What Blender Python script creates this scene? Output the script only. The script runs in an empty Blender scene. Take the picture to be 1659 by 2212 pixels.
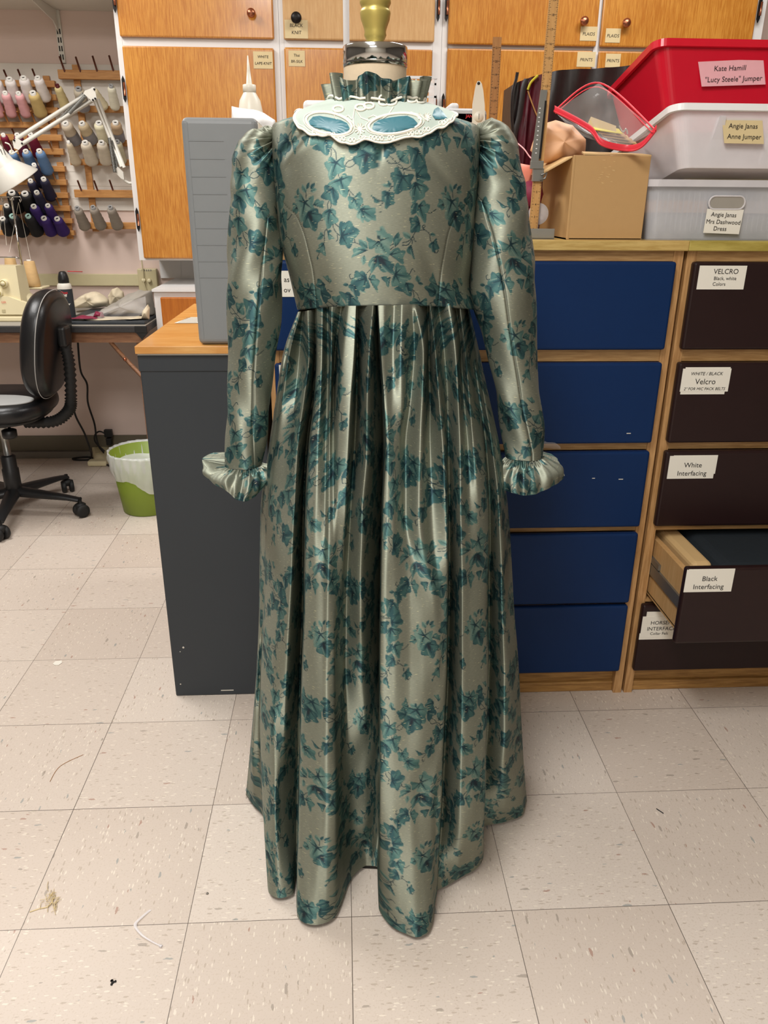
import bpy, bmesh, math, random
import numpy as np
from mathutils import Vector, Matrix
random.seed(7); np.random.seed(7)
SC = bpy.context.scene
COL = SC.collection

# ------------------------------------------------------------------ camera
FPX = 1678.8
CP = np.array([-0.0027, -1.0739, 1.2555])
def _rot(p, r, y):
    p, r, y = map(math.radians, (p, r, y))
    Rx = np.array([[1,0,0],[0,math.cos(p),-math.sin(p)],[0,math.sin(p),math.cos(p)]])
    Ry = np.array([[math.cos(r),0,math.sin(r)],[0,1,0],[-math.sin(r),0,math.cos(r)]])
    Rz = np.array([[math.cos(y),-math.sin(y),0],[math.sin(y),math.cos(y),0],[0,0,1]])
    return Rz @ Rx @ Ry
CM = _rot(-21.961, -0.432, -3.097)
cam_d = bpy.data.cameras.new('camera'); cam = bpy.data.objects.new('camera', cam_d); COL.objects.link(cam)
cam_d.sensor_fit = 'VERTICAL'; cam_d.sensor_height = 36.0; cam_d.lens = 36.0*FPX/2212.0
cam_d.clip_start = 0.02
m4 = Matrix.Identity(4)
for i in range(3):
    m4[i][0] = CM[i,0]; m4[i][1] = CM[i,2]; m4[i][2] = -CM[i,1]; m4[i][3] = CP[i]
cam.matrix_world = m4
SC.camera = cam

# ------------------------------------------------------------------ light
SC.view_settings.view_transform = 'Standard'; SC.view_settings.look = 'None'
SC.view_settings.gamma = 1.0; SC.view_settings.use_curve_mapping = False
SC.view_settings.exposure = 0.28
SC.cycles.use_denoising = True; SC.cycles.use_adaptive_sampling = True; SC.cycles.adaptive_threshold = .02
SC.cycles.max_bounces = 7; SC.cycles.diffuse_bounces = 4; SC.cycles.glossy_bounces = 3; SC.cycles.transparent_max_bounces = 12
W = bpy.data.worlds.new('world'); SC.world = W; W.use_nodes = True
W.node_tree.nodes['Background'].inputs[0].default_value = (0.95, 0.97, 1.0, 1)
W.node_tree.nodes['Background'].inputs[1].default_value = 0.14
def area(name, loc, sx, sy, power, colr=(1.0, 0.98, 0.955)):
    d = bpy.data.lights.new(name, 'AREA'); d.shape = 'RECTANGLE'; d.size = sx; d.size_y = sy
    d.energy = power; d.color = colr
    o = bpy.data.objects.new(name, d); COL.objects.link(o); o.location = loc
    return o
# fluorescent ceiling troffers, hanging at ceiling height (they point straight down)
ZL = 2.76
area('troffer_light', (-0.45, -1.0, ZL), 0.6, 1.2, 52)
area('troffer_light', (-0.5, -3.0, ZL), 1.2, 0.6, 36)
area('troffer_light', (-1.5, 1.45, ZL), 0.6, 1.2, 39)
area('troffer_light', (1.1, 1.45, ZL), 1.2, 0.5, 27)

# ------------------------------------------------------------------ projection helpers (points measured in the room)
def ray(x, y): return CM @ np.array([(x-829.5)/FPX, 1.0, -(y-1106)/FPX])
def at(x, y, X=None, Y=None, Z=None):
    d = ray(x, y)
    i, v = [(j, w) for j, w in ((0,X),(1,Y),(2,Z)) if w is not None][0]
    return CP + d*((v-CP[i])/d[i])
def pr(P):
    d = (np.asarray(P, float)-CP) @ CM
    return np.stack([829.5+FPX*d[...,0]/d[...,1], 1106-FPX*d[...,2]/d[...,1]], -1)

# ------------------------------------------------------------------ object helpers
def spl(P, n=12):
    P = [np.asarray(p, float) for p in P]; o = []
    for i in range(len(P)-1):
        p0, p1, p2, p3 = P[max(i-1,0)], P[i], P[i+1], P[min(i+2,len(P)-1)]
        for u in np.linspace(0, 1, n+1)[:-1]: o.append(.5*((2*p1)+(-p0+p2)*u+(2*p0-5*p1+4*p2-p3)*u*u+(-p0+3*p1-3*p2+p3)*u**3))
    return o+[P[-1]]
def lin(c): return tuple((v/255/12.92 if v/255 <= .04045 else ((v/255+.055)/1.055)**2.4) for v in c)
def setp(o, label=None, cat=None, group=None, kind=None):
    if label: o['label'] = label
    if cat: o['category'] = cat
    if group: o['group'] = group
    if kind: o['kind'] = kind
    return o
def thing(name, label, cat, loc, group=None):
    o = bpy.data.objects.new(name, None); COL.objects.link(o); o.location = loc; o.empty_display_size = .05
    return setp(o, label, cat, group)
class MB:
    """collects geometry in world coordinates; build() links it as ONE mesh object"""
    def __init__(s): s.v = []; s.f = []; s.mi = []; s.sm = []; s.m = 0; s.smooth = False
    def add(s, vs, fs, smooth=None):
        b = len(s.v); s.v += [tuple(map(float, p)) for p in vs]
        for f in fs:
            s.f.append([b+i for i in f]); s.mi.append(s.m); s.sm.append(s.smooth if smooth is None else smooth)
        return s
    def box(s, x0, x1, y0, y1, z0, z1, bev=0.0, M=None, seg=2):
        bm = bmesh.new(); bmesh.ops.create_cube(bm, size=1)
        for v in bm.verts: v.co = Vector(((x0+x1)/2+v.co.x*(x1-x0), (y0+y1)/2+v.co.y*(y1-y0), (z0+z1)/2+v.co.z*(z1-z0)))
        if bev > 0: bmesh.ops.bevel(bm, geom=list(bm.edges), offset=min(bev, .49*min(x1-x0, y1-y0, z1-z0)), segments=seg, affect='EDGES', profile=.5)
        if M is not None: bm.transform(M)
        bm.verts.index_update()
        s.add([v.co for v in bm.verts], [[v.index for v in f.verts] for f in bm.faces], smooth=False); bm.free(); return s
    def hexa(s, pts):  # 8 pts: bottom 4 ccw, top 4
        return s.add(pts, [[3,2,1,0],[4,5,6,7],[0,1,5,4],[1,2,6,5],[2,3,7,6],[3,0,4,7]])
    def tube(s, pts, r, n=8, caps=True, closed=False):
        pts = [np.asarray(p, float) for p in pts]; k = len(pts)
        rr = r if hasattr(r, '__len__') else [r]*k
        vs = []; prev = None
        for i in range(k):
            if closed: t = pts[(i+1)%k]-pts[i-1]
            else: t = pts[min(i+1,k-1)]-pts[max(i-1,0)]
            t = t/(np.linalg.norm(t)+1e-12)
            if prev is None:
                a = np.array([0,0,1.]) if abs(t[2]) < .9 else np.array([1.,0,0])
                u = np.cross(t, a)
            else: u = prev - t*np.dot(prev, t)
            u = u/(np.linalg.norm(u)+1e-12); w = np.cross(t, u); prev = u
            for j in range(n):
                an = 2*math.pi*j/n; vs.append(pts[i]+rr[i]*(u*math.cos(an)+w*math.sin(an)))
        fs = []
        for i in range(k if closed else k-1):
            i2 = (i+1) % k
            for j in range(n): fs.append([i*n+j, i2*n+j, i2*n+(j+1)%n, i*n+(j+1)%n][::-1])
        if caps and not closed: fs += [list(range(n)), [(k-1)*n+j for j in range(n)][::-1]]
        return s.add(vs, fs, smooth=True)
    def lathe(s, prof, org=(0,0,0), axis=(0,0,1), n=24, close=True):
        ax = np.asarray(axis, float); ax /= np.linalg.norm(ax); org = np.asarray(org, float)
        a = np.array([1.,0,0]) if abs(ax[0]) < .9 else np.array([0,1.,0])
        u = np.cross(ax, a); u /= np.linalg.norm(u); w = np.cross(ax, u)
        vs = []
        for r, h in prof:
            for j in range(n):
                an = 2*math.pi*j/n; vs.append(org+ax*h+r*(u*math.cos(an)+w*math.sin(an)))
        fs = []
        for i in range(len(prof)-1):
            for j in range(n): fs.append([i*n+j, i*n+(j+1)%n, (i+1)*n+(j+1)%n, (i+1)*n+j])
        if close: fs += [list(range(n))[::-1], [(len(prof)-1)*n+j for j in range(n)]]
        return s.add(vs, fs, smooth=True)
    def prism(s, poly, d):  # planar polygon (3D pts) extruded by vector d
        n = len(poly); d = np.asarray(d, float); p = [np.asarray(q, float) for q in poly]
        return s.add(p+[q+d for q in p], [list(range(n))[::-1], [n+i for i in range(n)]]+[[i,(i+1)%n,n+(i+1)%n,n+i] for i in range(n)])
    def grid(s, P, smooth=True, cu=False, flip=False):
        P = np.asarray(P, float); r, c = P.shape[:2]; fs = []
        for i in range(r-1):
            for j in range(c if cu else c-1):
                f = [i*c+j, i*c+(j+1)%c, (i+1)*c+(j+1)%c, (i+1)*c+j]; fs.append(f[::-1] if flip else f)
        return s.add(P.reshape(-1,3), fs, smooth=smooth)
    def text(s, body, org, size, right=(1,0,0), up=(0,0,1), align='LEFT', shear=0.0, bold=0.0, lift=.0006):
        c = bpy.data.curves.new('t', 'FONT'); c.body = body; c.size = size; c.align_x = align; c.shear = shear; c.offset = bold; c.resolution_u = 3
        o = bpy.data.objects.new('t', c); COL.objects.link(o)
        dg = bpy.context.evaluated_depsgraph_get(); dg.update()
        me = bpy.data.meshes.new_from_object(o.evaluated_get(dg))
        R = np.array(right, float); U = np.array(up, float); R /= np.linalg.norm(R); U /= np.linalg.norm(U); N = np.cross(R, U)
        org = np.asarray(org, float)
        s.add([org+R*v.co.x+U*v.co.y+N*lift for v in me.vertices], [list(p.vertices) for p in me.polygons], smooth=False)
        bpy.data.objects.remove(o); bpy.data.curves.remove(c); bpy.data.meshes.remove(me)
        return s
    def build(s, name, mats, parent=None, label=None):
        me = bpy.data.meshes.new(name)
        off = np.array(parent_world(parent)) if parent is not None else np.zeros(3)
        me.from_pydata([tuple(np.array(p)-off) for p in s.v], [], s.f)
        if not isinstance(mats, (list, tuple)): mats = [mats]
        for m in mats: me.materials.append(m)
        me.polygons.foreach_set('material_index', s.mi); me.polygons.foreach_set('use_smooth', s.sm)
        me.update()
        o = bpy.data.objects.new(name, me); COL.objects.link(o)
        if parent is not None: o.parent = parent
        if label: o['label'] = label
        return o
def parent_world(p):
    l = Vector((0,0,0))
    while p is not None: l = l+p.location; p = p.parent
    return l
def single(mb, name, mats, label, cat, group=None, kind=None):
    return setp(mb.build(name, mats), label, cat, group, kind)
def struct(mb, name, mats):
    o = mb.build(name, mats); o['kind'] = 'structure'; return o

# ------------------------------------------------------------------ materials
def newmat(name):
    m = bpy.data.materials.new(name); m.use_nodes = True
    return m, m.node_tree, m.node_tree.nodes['Principled BSDF']
def nd(nt, t, **k):
    n = nt.nodes.new(t)
    for a, b in k.items(): setattr(n, a, b)
    return n
def mat(name, rgb, rough=.5, metal=0.0, var=.06, scale=30, bump=0.0, spec=.5, alpha=1.0, trans=0.0, stretch=(1,1,1), coat=0.0, ior=1.45):
    m, nt, b = newmat(name); c = lin(rgb)
    b.inputs['Roughness'].default_value = rough; b.inputs['Metallic'].default_value = metal
    b.inputs['Specular IOR Level'].default_value = spec; b.inputs['Alpha'].default_value = alpha
    b.inputs['Transmission Weight'].default_value = trans; b.inputs['IOR'].default_value = ior
    b.inputs['Coat Weight'].default_value = coat
    tc = nd(nt, 'ShaderNodeTexCoord'); mp = nd(nt, 'ShaderNodeMapping'); mp.inputs['Scale'].default_value = stretch
    nt.links.new(tc.outputs['Object'], mp.inputs[0])
    no = nd(nt, 'ShaderNodeTexNoise'); no.inputs['Scale'].default_value = scale; no.inputs['Detail'].default_value = 4
    nt.links.new(mp.outputs[0], no.inputs[0])
    mx = nd(nt, 'ShaderNodeMix', data_type='RGBA')
    mx.inputs[6].default_value = tuple(max(0, v*(1-var)) for v in c)+(1,); mx.inputs[7].default_value = tuple(min(1, v*(1+var)) for v in c)+(1,)
    nt.links.new(no.outputs[0], mx.inputs[0]); nt.links.new(mx.outputs[2], b.inputs['Base Color'])
    if bump > 0:
        bp = nd(nt, 'ShaderNodeBump'); bp.inputs['Strength'].default_value = bump; bp.inputs['Distance'].default_value = .002
        nt.links.new(no.outputs[0], bp.inputs['Height']); nt.links.new(bp.outputs[0], b.inputs['Normal'])
    return m
def wood(name, c1, c2, rough=.35, axis=2, scale=18, stretch=14, coat=0.0, blot=.25, spec=.5):
    """grain runs along the given axis"""
    m, nt, b = newmat(name)
    tc = nd(nt, 'ShaderNodeTexCoord'); mp = nd(nt, 'ShaderNodeMapping')
    sc = [stretch]*3; sc[axis] = 1.0; mp.inputs['Scale'].default_value = sc
    nt.links.new(tc.outputs['Object'], mp.inputs[0])
    n1 = nd(nt, 'ShaderNodeTexNoise'); n1.inputs['Scale'].default_value = scale; n1.inputs['Detail'].default_value = 6; n1.inputs['Roughness'].default_value = .65
    nt.links.new(mp.outputs[0], n1.inputs[0])
    n2 = nd(nt, 'ShaderNodeTexNoise'); n2.inputs['Scale'].default_value = 5; n2.inputs['Detail'].default_value = 3
    nt.links.new(tc.outputs['Object'], n2.inputs[0])
    ad = nd(nt, 'ShaderNodeMath', operation='MULTIPLY_ADD'); ad.inputs[1].default_value = blot
    nt.links.new(n2.outputs[0], ad.inputs[0]); nt.links.new(n1.outputs[0], ad.inputs[2])
    rp = nd(nt, 'ShaderNodeValToRGB'); e = rp.color_ramp.elements
    e[0].position = .38+blot*.5; e[0].color = lin(c1)+(1,); e[1].position = .68+blot*.5; e[1].color = lin(c2)+(1,)
    nt.links.new(ad.outputs[0], rp.inputs[0]); nt.links.new(rp.outputs[0], b.inputs['Base Color'])
    b.inputs['Roughness'].default_value = rough; b.inputs['Coat Weight'].default_value = coat; b.inputs['Coat Roughness'].default_value = .12
    b.inputs['Specular IOR Level'].default_value = spec
    bp = nd(nt, 'ShaderNodeBump'); bp.inputs['Strength'].default_value = .12; bp.inputs['Distance'].default_value = .001
    nt.links.new(n1.outputs[0], bp.inputs['Height']); nt.links.new(bp.outputs[0], b.inputs['Normal'])
    return m
def clear(name, rgb, opac, rough=.2):
    """thin translucent plastic"""
    m, nt, b = newmat(name); c = lin(rgb)
    b.inputs['Base Color'].default_value = c+(1,); b.inputs['Roughness'].default_value = rough
    tc = nd(nt, 'ShaderNodeTexCoord'); no = nd(nt, 'ShaderNodeTexNoise'); no.inputs['Scale'].default_value = 14; no.inputs['Detail'].default_value = 3
    nt.links.new(tc.outputs['Object'], no.inputs[0])
    mr = nd(nt, 'ShaderNodeMapRange'); mr.inputs[3].default_value = max(0, opac-.12); mr.inputs[4].default_value = min(1, opac+.12)
    nt.links.new(no.outputs[0], mr.inputs[0]); nt.links.new(mr.outputs[0], b.inputs['Alpha'])
    return m

def floor_mat():
    m, nt, b = newmat('vinyl_floor_tile'); L = nt.links.new
    tc = nd(nt, 'ShaderNodeTexCoord'); sp = nd(nt, 'ShaderNodeSeparateXYZ'); L(tc.outputs['Object'], sp.inputs[0])
    def M(op, a, bb=None, c=None):
        n = nd(nt, 'ShaderNodeMath', operation=op)
        for i, v in enumerate((a, bb, c)):
            if v is None: continue
            if isinstance(v, (int, float)): n.inputs[i].default_value = v
            else: L(v, n.inputs[i])
        return n.outputs[0]
    T = .3048
    tx = M('DIVIDE', sp.outputs[0], T); ty = M('DIVIDE', sp.outputs[1], T)
    fx = M('FRACT', M('ADD', tx, 50.0)); fy = M('FRACT', M('ADD', ty, 50.0))
    ix = M('FLOOR', M('ADD', tx, 50.0)); iy = M('FLOOR', M('ADD', ty, 50.0))
    dx = M('MINIMUM', fx, M('SUBTRACT', 1.0, fx)); dy = M('MINIMUM', fy, M('SUBTRACT', 1.0, fy))
    d = M('MINIMUM', dx, dy)
    par = M('MODULO', M('ADD', ix, iy), 2.0)
    # flecks: anisotropic, direction alternates tile by tile
    def flecks(scale, lo, seed):
        outs = []
        for s in ((scale, scale*.30, 1), (scale*.30, scale, 1)):
            mp = nd(nt, 'ShaderNodeMapping'); mp.inputs['Scale'].default_value = s; mp.inputs['Location'].default_value = (seed, seed*1.7, 0); mp.inputs['Rotation'].default_value = (0,0,.12)
            L(tc.outputs['Object'], mp.inputs[0])
            wn = nd(nt, 'ShaderNodeTexNoise'); wn.inputs['Scale'].default_value = 1.1; wn.inputs['Detail'].default_value = 2; L(mp.outputs[0], wn.inputs[0])
            av = nd(nt, 'ShaderNodeMix', data_type='RGBA'); av.inputs[0].default_value = .55; L(mp.outputs[0], av.inputs[6]); L(wn.outputs[1], av.inputs[7])
            vo = nd(nt, 'ShaderNodeTexVoronoi'); vo.inputs['Scale'].default_value = 1.0; vo.inputs['Randomness'].default_value = 1.0
            L(av.outputs[2], vo.inputs['Vector']); outs.append(vo)
        mx = nd(nt, 'ShaderNodeMix'); L(par, mx.inputs[0]); L(outs[0].outputs['Distance'], mx.inputs[2]); L(outs[1].outputs['Distance'], mx.inputs[3])
        mc = nd(nt, 'ShaderNodeMix', data_type='RGBA'); L(par, mc.inputs[0]); L(outs[0].outputs['Color'], mc.inputs[6]); L(outs[1].outputs['Color'], mc.inputs[7])
        s2 = nd(nt, 'ShaderNodeSeparateColor'); L(mc.outputs[2], s2.inputs[0])
        r = M('MULTIPLY', M('LESS_THAN', mx.outputs[0], M('MULTIPLY', s2.outputs[1], .34)), M('GREATER_THAN', s2.outputs[0], lo))
        return r, s2.outputs[2]
    base = nd(nt, 'ShaderNodeMix', data_type='RGBA'); base.inputs[6].default_value = lin((201,187,174))+(1,); base.inputs[7].default_value = lin((212,200,188))+(1,)
    wt = nd(nt, 'ShaderNodeTexWhiteNoise', noise_dimensions='2D'); cb = nd(nt, 'ShaderNodeCombineXYZ'); L(ix, cb.inputs[0]); L(iy, cb.inputs[1]); L(cb.outputs[0], wt.inputs[0]); L(wt.outputs[0], base.inputs[0])
    cur = base.outputs[2]
    fine = nd(nt, 'ShaderNodeTexNoise'); fine.inputs['Scale'].default_value = 260; fine.inputs['Detail'].default_value = 2; L(tc.outputs['Object'], fine.inputs[0])
    def over(mask, rgb):
        nonlocal cur
        n = nd(nt, 'ShaderNodeMix', data_type='RGBA'); L(mask, n.inputs[0]); L(cur, n.inputs[6]); n.inputs[7].default_value = lin(rgb)+(1,); cur = n.outputs[2]
    over(M('MULTIPLY', M('GREATER_THAN', fine.outputs[0], .60), .35), (186,170,152))
    f1, h1 = flecks(430, .25, 3.1); over(M('MULTIPLY', f1, .6), (232,222,206))
    f2, h2 = flecks(400, .45, 11.7); over(M('MULTIPLY', f2, .5), (160,144,126))
    f3, h3 = flecks(270, .95, 23.3); over(M('MULTIPLY', f3, .6), (150,100,80))
    f4, h4 = flecks(280, .95, 41.9); over(M('MULTIPLY', f4, .55), (115,130,132))
    f5, h5 = flecks(230, .955, 61.9); over(M('MULTIPLY', f5, .5), (120,110,98))
    big = nd(nt, 'ShaderNodeTexNoise'); big.inputs['Scale'].default_value = 1.3; L(tc.outputs['Object'], big.inputs[0])
    jw = M('MULTIPLY_ADD', big.outputs[0], .0030, .0006)
    over(M('MULTIPLY', M('LESS_THAN', d, jw), .9), (70,58,50))
    L(cur, b.inputs['Base Color']); b.inputs['Roughness'].default_value = .42; b.inputs['Specular IOR Level'].default_value = .35
    return m

MT = {}
MT['floor'] = floor_mat()
MT['wall'] = mat('pink_wall_paint', (221,199,188), .6, var=.03, scale=8, bump=.05)
MT['ceil'] = mat('ceiling_white', (225,222,212), .8, var=.03)
MT['wallgrey'] = mat('dark_unseen_side_wall', (96,92,88), .7, var=.03)  # unseen side walls, kept dark to cut fill and darken silk reflections
MT['white'] = mat('white_gloss_paint', (226,224,222), .35, var=.03, scale=12)
MT['shelfwhite'] = mat('shelf_white_laminate', (214,208,196), .5, var=.02)
MT['metalwhite'] = mat('white_enamel_steel', (216,212,202), .35, var=.02)
MT['board'] = mat('white_board_paint', (222,216,206), .55, var=.03, scale=10)
MT['orange'] = wood('orange_varnished_ply', (178,110,34), (208,146,62), .30, 2, 16, 16, coat=.35, blot=.35)
MT['paleply'] = wood('pale_birch_ply', (196,152,98), (208,168,116), .45, 2, 14, 10, blot=.2)
MT['doorlow'] = wood('amber_varnished_ply', (170,92,12), (188,108,26), .35, 2, 12, 12, coat=.2, blot=.3)
MT['plytop'] = wood('plywood_top', (196,136,66), (216,164,96), .35, 0, 7, 6, coat=.25, blot=.5)
MT['plyedge'] = wood('plywood_edge', (182,128,62), (214,168,98), .5, 0, 30, 25)
MT['drawerframe'] = wood('oak_drawer_frame', (170,128,78), (206,164,110), .45, 0, 14, 14)
MT['drawerframev'] = wood('oak_drawer_stile', (166,122,74), (202,158,106), .45, 2, 14, 14)
MT['oldoak'] = wood('worn_oak_kick', (140,100,52), (182,138,78), .5, 0, 12, 12)
MT['topedge'] = wood('yellowed_oak_edge', (178,146,80), (206,178,112), .45, 0, 14, 10)
MT['topgreen'] = wood('olive_stained_edge', (158,140,62), (190,172,92), .45, 0, 10, 6)
MT['rack'] = wood('beech_rack', (176,120,62), (200,146,84), .5, 0, 16, 12)
MT['peg'] = mat('dark_peg_wood', (92,46,32), .5)
MT['pegl'] = mat('light_peg_wood', (168,112,62), .5)
MT['blue'] = mat('navy_drawer_laminate', (6,40,84), .5, var=.05, spec=.25)
MT['brown'] = mat('dark_brown_laminate', (38,22,22), .38, var=.08, spec=.35)
MT['browntop'] = mat('brown_laminate_edge', (74,44,42), .35)
MT['darkgrey'] = mat('charcoal_panel', (56,60,64), .45, var=.05, scale=6, spec=.3)
MT['grey'] = mat('grey_moulded_plastic', (128,131,132), .42, var=.03, spec=.4)
MT['alu'] = mat('brushed_metal', (170,170,166), .35, .9)
MT['steel'] = mat('polished_steel', (200,200,198), .12, 1.0, var=.01)
MT['greysteel'] = mat('dull_steel', (142,142,138), .4, .8)
MT['copper'] = mat('copper_plate', (176,112,84), .3, .9)
MT['blackmetal'] = mat('black_iron', (34,31,30), .4, .5)
MT['black'] = mat('black_plastic', (26,26,27), .42)
MT['leather'] = mat('black_vinyl', (24,24,26), .33, bump=.15, scale=160)
MT['peel'] = mat('peeled_vinyl_backing', (168,168,166), .8)
MT['rubber'] = mat('black_rubber', (24,24,24), .6)
MT['paper'] = mat('white_label_paper', (232,228,216), .7, var=.02)
MT['tape'] = mat('cream_masking_tape', (216,196,150), .5, var=.05)
MT['ink'] = mat('black_ink', (28,26,26), .7)
MT['inkfaint'] = mat('faded_ink', (120,116,110), .7)
MT['redink'] = mat('red_print', (196,40,44), .6)
MT['pinktape'] = mat('pink_tinted_tape', (236,176,182), .6, var=.05, scale=90)
MT['gold'] = mat('gold_paint', (186,168,92), .34, .45, var=.12, scale=18)
MT['linen'] = mat('linen_cover', (214,194,164), .85, var=.06, scale=220, bump=.1)
MT['cream'] = mat('cream_enamel', (226,214,176), .4, var=.03)
MT['creamd'] = mat('cream_enamel_dark', (196,184,146), .45)
MT['apron'] = wood('table_apron_wood', (132,92,66), (162,118,86), .5, 0, 12, 10)
MT['speckle'] = mat('black_speckled_edge', (52,50,50), .5, var=.7, scale=240)
MT['card'] = mat('brown_cardboard', (186,148,98), .62, var=.04, scale=60)
MT['cardin'] = mat('cardboard_inside', (208,174,122), .7, var=.04)
MT['green'] = mat('green_plastic', (122,142,44), .45, var=.03)
MT['red'] = mat('red_plastic_tub', (204,18,44), .3, var=.04)
MT['redrim'] = mat('red_plastic_rim', (214,22,46), .25)
MT['tote'] = mat('black_woven_tote', (44,40,40), .42, var=.3, scale=45, bump=.3)
MT['totepr'] = mat('maroon_printed_panel', (84,20,36), .45, var=.8, scale=18)
MT['yellow'] = mat('yellow_print', (206,196,48), .5)
MT['ruler'] = wood('ruler_wood', (186,138,80), (204,158,98), .45, 2, 14, 10)
MT['rulerdk'] = wood('dark_ruler_wood', (160,110,60), (178,128,74), .45, 2, 14, 10)
MT['nylon'] = mat('milky_nylon', (226,220,204), .35)
MT['whiteplast'] = mat('white_plastic', (238,238,238), .35, var=.01)
MT['clearbin'] = clear('clear_bin_plastic', (222,224,230), .42, .25)
MT['milkbin'] = clear('milky_bin_plastic', (236,232,234), .66, .3)
MT['film'] = clear('clear_film', (236,232,230), .22, .12)
MT['linerm'] = clear('white_bin_liner', (236,238,236), .55, .25)
MT['peach'] = mat('peach_fabric', (228,180,140), .6, var=.12, scale=20)
MT['pinkf'] = mat('coral_fabric', (226,138,116), .6, var=.08)
MT['maroon'] = mat('maroon_fabric', (128,34,62), .6, var=.15)
MT['zip'] = mat('red_zip_strip', (226,56,70), .35)
MT['fabriccream'] = mat('cream_muslin', (218,204,176), .75, var=.05, scale=40)
MT['fabricgrey'] = mat('grey_fabric', (156,150,140), .7, var=.06, scale=30)
MT['fabricdark'] = mat('dark_fabric', (26,34,40), .8, var=.2, scale=60)
MT['ribbon'] = mat('teal_satin', (66,118,130), .36, 0, var=.03)
MT['lacenet'] = mat('mint_lace_net', (178,190,180), .7, var=.05, scale=400)
MT['lacethread'] = mat('ivory_embroidery', (238,234,220), .7, var=.03)
MT['raceway'] = mat('beige_raceway', (202,192,154), .5)
MT['base'] = mat('dark_vinyl_baseboard', (104,96,80), .5)
MT['strip'] = mat('grey_floor_strip', (122,116,108), .5)
# ------------------------------------------------------------------ room shell
mb = MB(); mb.box(-3.2, 3.2, -4.2, 2.93, -.05, 0); struct(mb, 'floor', MT['floor'])
mb = MB(); mb.box(-3.2, 3.2, 2.87, 2.95, 0, 2.8); struct(mb, 'wall_back', MT['wall'])
mb = MB(); mb.box(-3.25, -3.2, -4.2, 2.95, 0, 2.8); struct(mb, 'wall_left', MT['wallgrey'])
mb = MB(); mb.box(3.2, 3.25, -4.2, 2.95, 0, 2.8); struct(mb, 'wall_right', MT['wallgrey'])
mb = MB(); mb.box(-3.25, 3.25, -4.2, 2.95, 2.8, 2.85); struct(mb, 'ceiling', MT['ceil'])
mb = MB(); mb.box(-3.25, 3.25, -4.25, -4.2, 0, 2.8); struct(mb, 'wall_front', MT['ceil'])  # unseen wall behind the camera, added bright for the silk to reflect
# ------------------------------------------------------------------ ivy print (leaf outlines drawn into an array, then read per vertex)
PW, PH, SS = 336.0, 600.0, 3
_tw, _th = int(PW*SS), int(PH*SS)
C_SILK = np.array(lin((143,147,132)))
TILE = np.tile(C_SILK, (_th, _tw, 1)); TMASK = np.zeros((_th, _tw))
LT = [np.array(lin(c)) for c in ((116,142,132),(92,126,120),(72,108,106),(54,88,92))]
DK = np.array(lin((38,62,70))); VDK = np.array(lin((46,52,60))); HL = np.array(lin((150,172,158)))
def _paint(poly, base, tip, tone, veins, w0, shade=.5, darkc=False):
    poly = np.asarray(poly); x0, y0 = poly.min(0)-2; x1, y1 = poly.max(0)+2
    ix = np.arange(int(math.floor(x0*SS)), int(x1*SS)+1); iy = np.arange(int(math.floor(y0*SS)), int(y1*SS)+1)
    X, Y = np.meshgrid((ix+.5)/SS, (iy+.5)/SS); ins = np.zeros(X.shape, bool); n = len(poly)
    for i in range(n):
        xa, ya = poly[i]; xb, yb = poly[(i+1)%n]
        if ya == yb: continue
        c = ((ya > Y) != (yb > Y)) & (X < (xb-xa)*(Y-ya)/(yb-ya)+xa); ins ^= c
    base = np.asarray(base); tip = np.asarray(tip); ax = tip-base; Ln = np.linalg.norm(ax)+1e-6; ax = ax/Ln; nx = np.array([-ax[1], ax[0]])
    s = ((X-base[0])*ax[0]+(Y-base[1])*ax[1])/Ln; t = ((X-base[0])*nx[0]+(Y-base[1])*nx[1])/Ln
    a, b_ = LT[min(tone,3)], LT[min(tone+1,3)]
    k = np.clip(.5+1.6*np.sin(t*9+s*4)*.5, 0, 1)[...,None]
    colr = a*(1-k)+b_*k
    st = np.clip(.5-np.abs(t-.16)*9, 0, .5)*((s > .25) & (s < .8)); colr = colr*(1-st[...,None])+HL*st[...,None]
    for v in veins:
        v = np.asarray(v); d = v-base; l2 = d@d+1e-6; q = np.clip(((X-base[0])*d[0]+(Y-base[1])*d[1])/l2, 0, 1)
        dist = np.hypot(X-base[0]-q*d[0], Y-base[1]-q*d[1]); wv = w0*np.clip(1-q*1.15, 0, 1)
        m = np.clip((wv-dist)*1.2+.2, 0, 1)*.95; m = np.where(q < .92, m, 0)
        colr = colr*(1-m[...,None])+DK*m[...,None]
    if darkc:
        m = np.clip((.20-np.hypot((s-.22)*.7, t*1.3))*9, 0, 1)*.85; colr = colr*(1-m[...,None])+VDK*m[...,None]
    ed = np.zeros(X.shape)
    jx, jy = ix % _tw, None
    for k2 in (0, 1):
        sx = int(round(168*SS))*k2; sy = int(round(300*SS))*k2
        cx = (ix+sx) % _tw; cy = (iy+sy) % _th
        sub = TILE[np.ix_(cy, cx)]; sub[ins] = colr[ins]; TILE[np.ix_(cy, cx)] = sub
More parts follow.
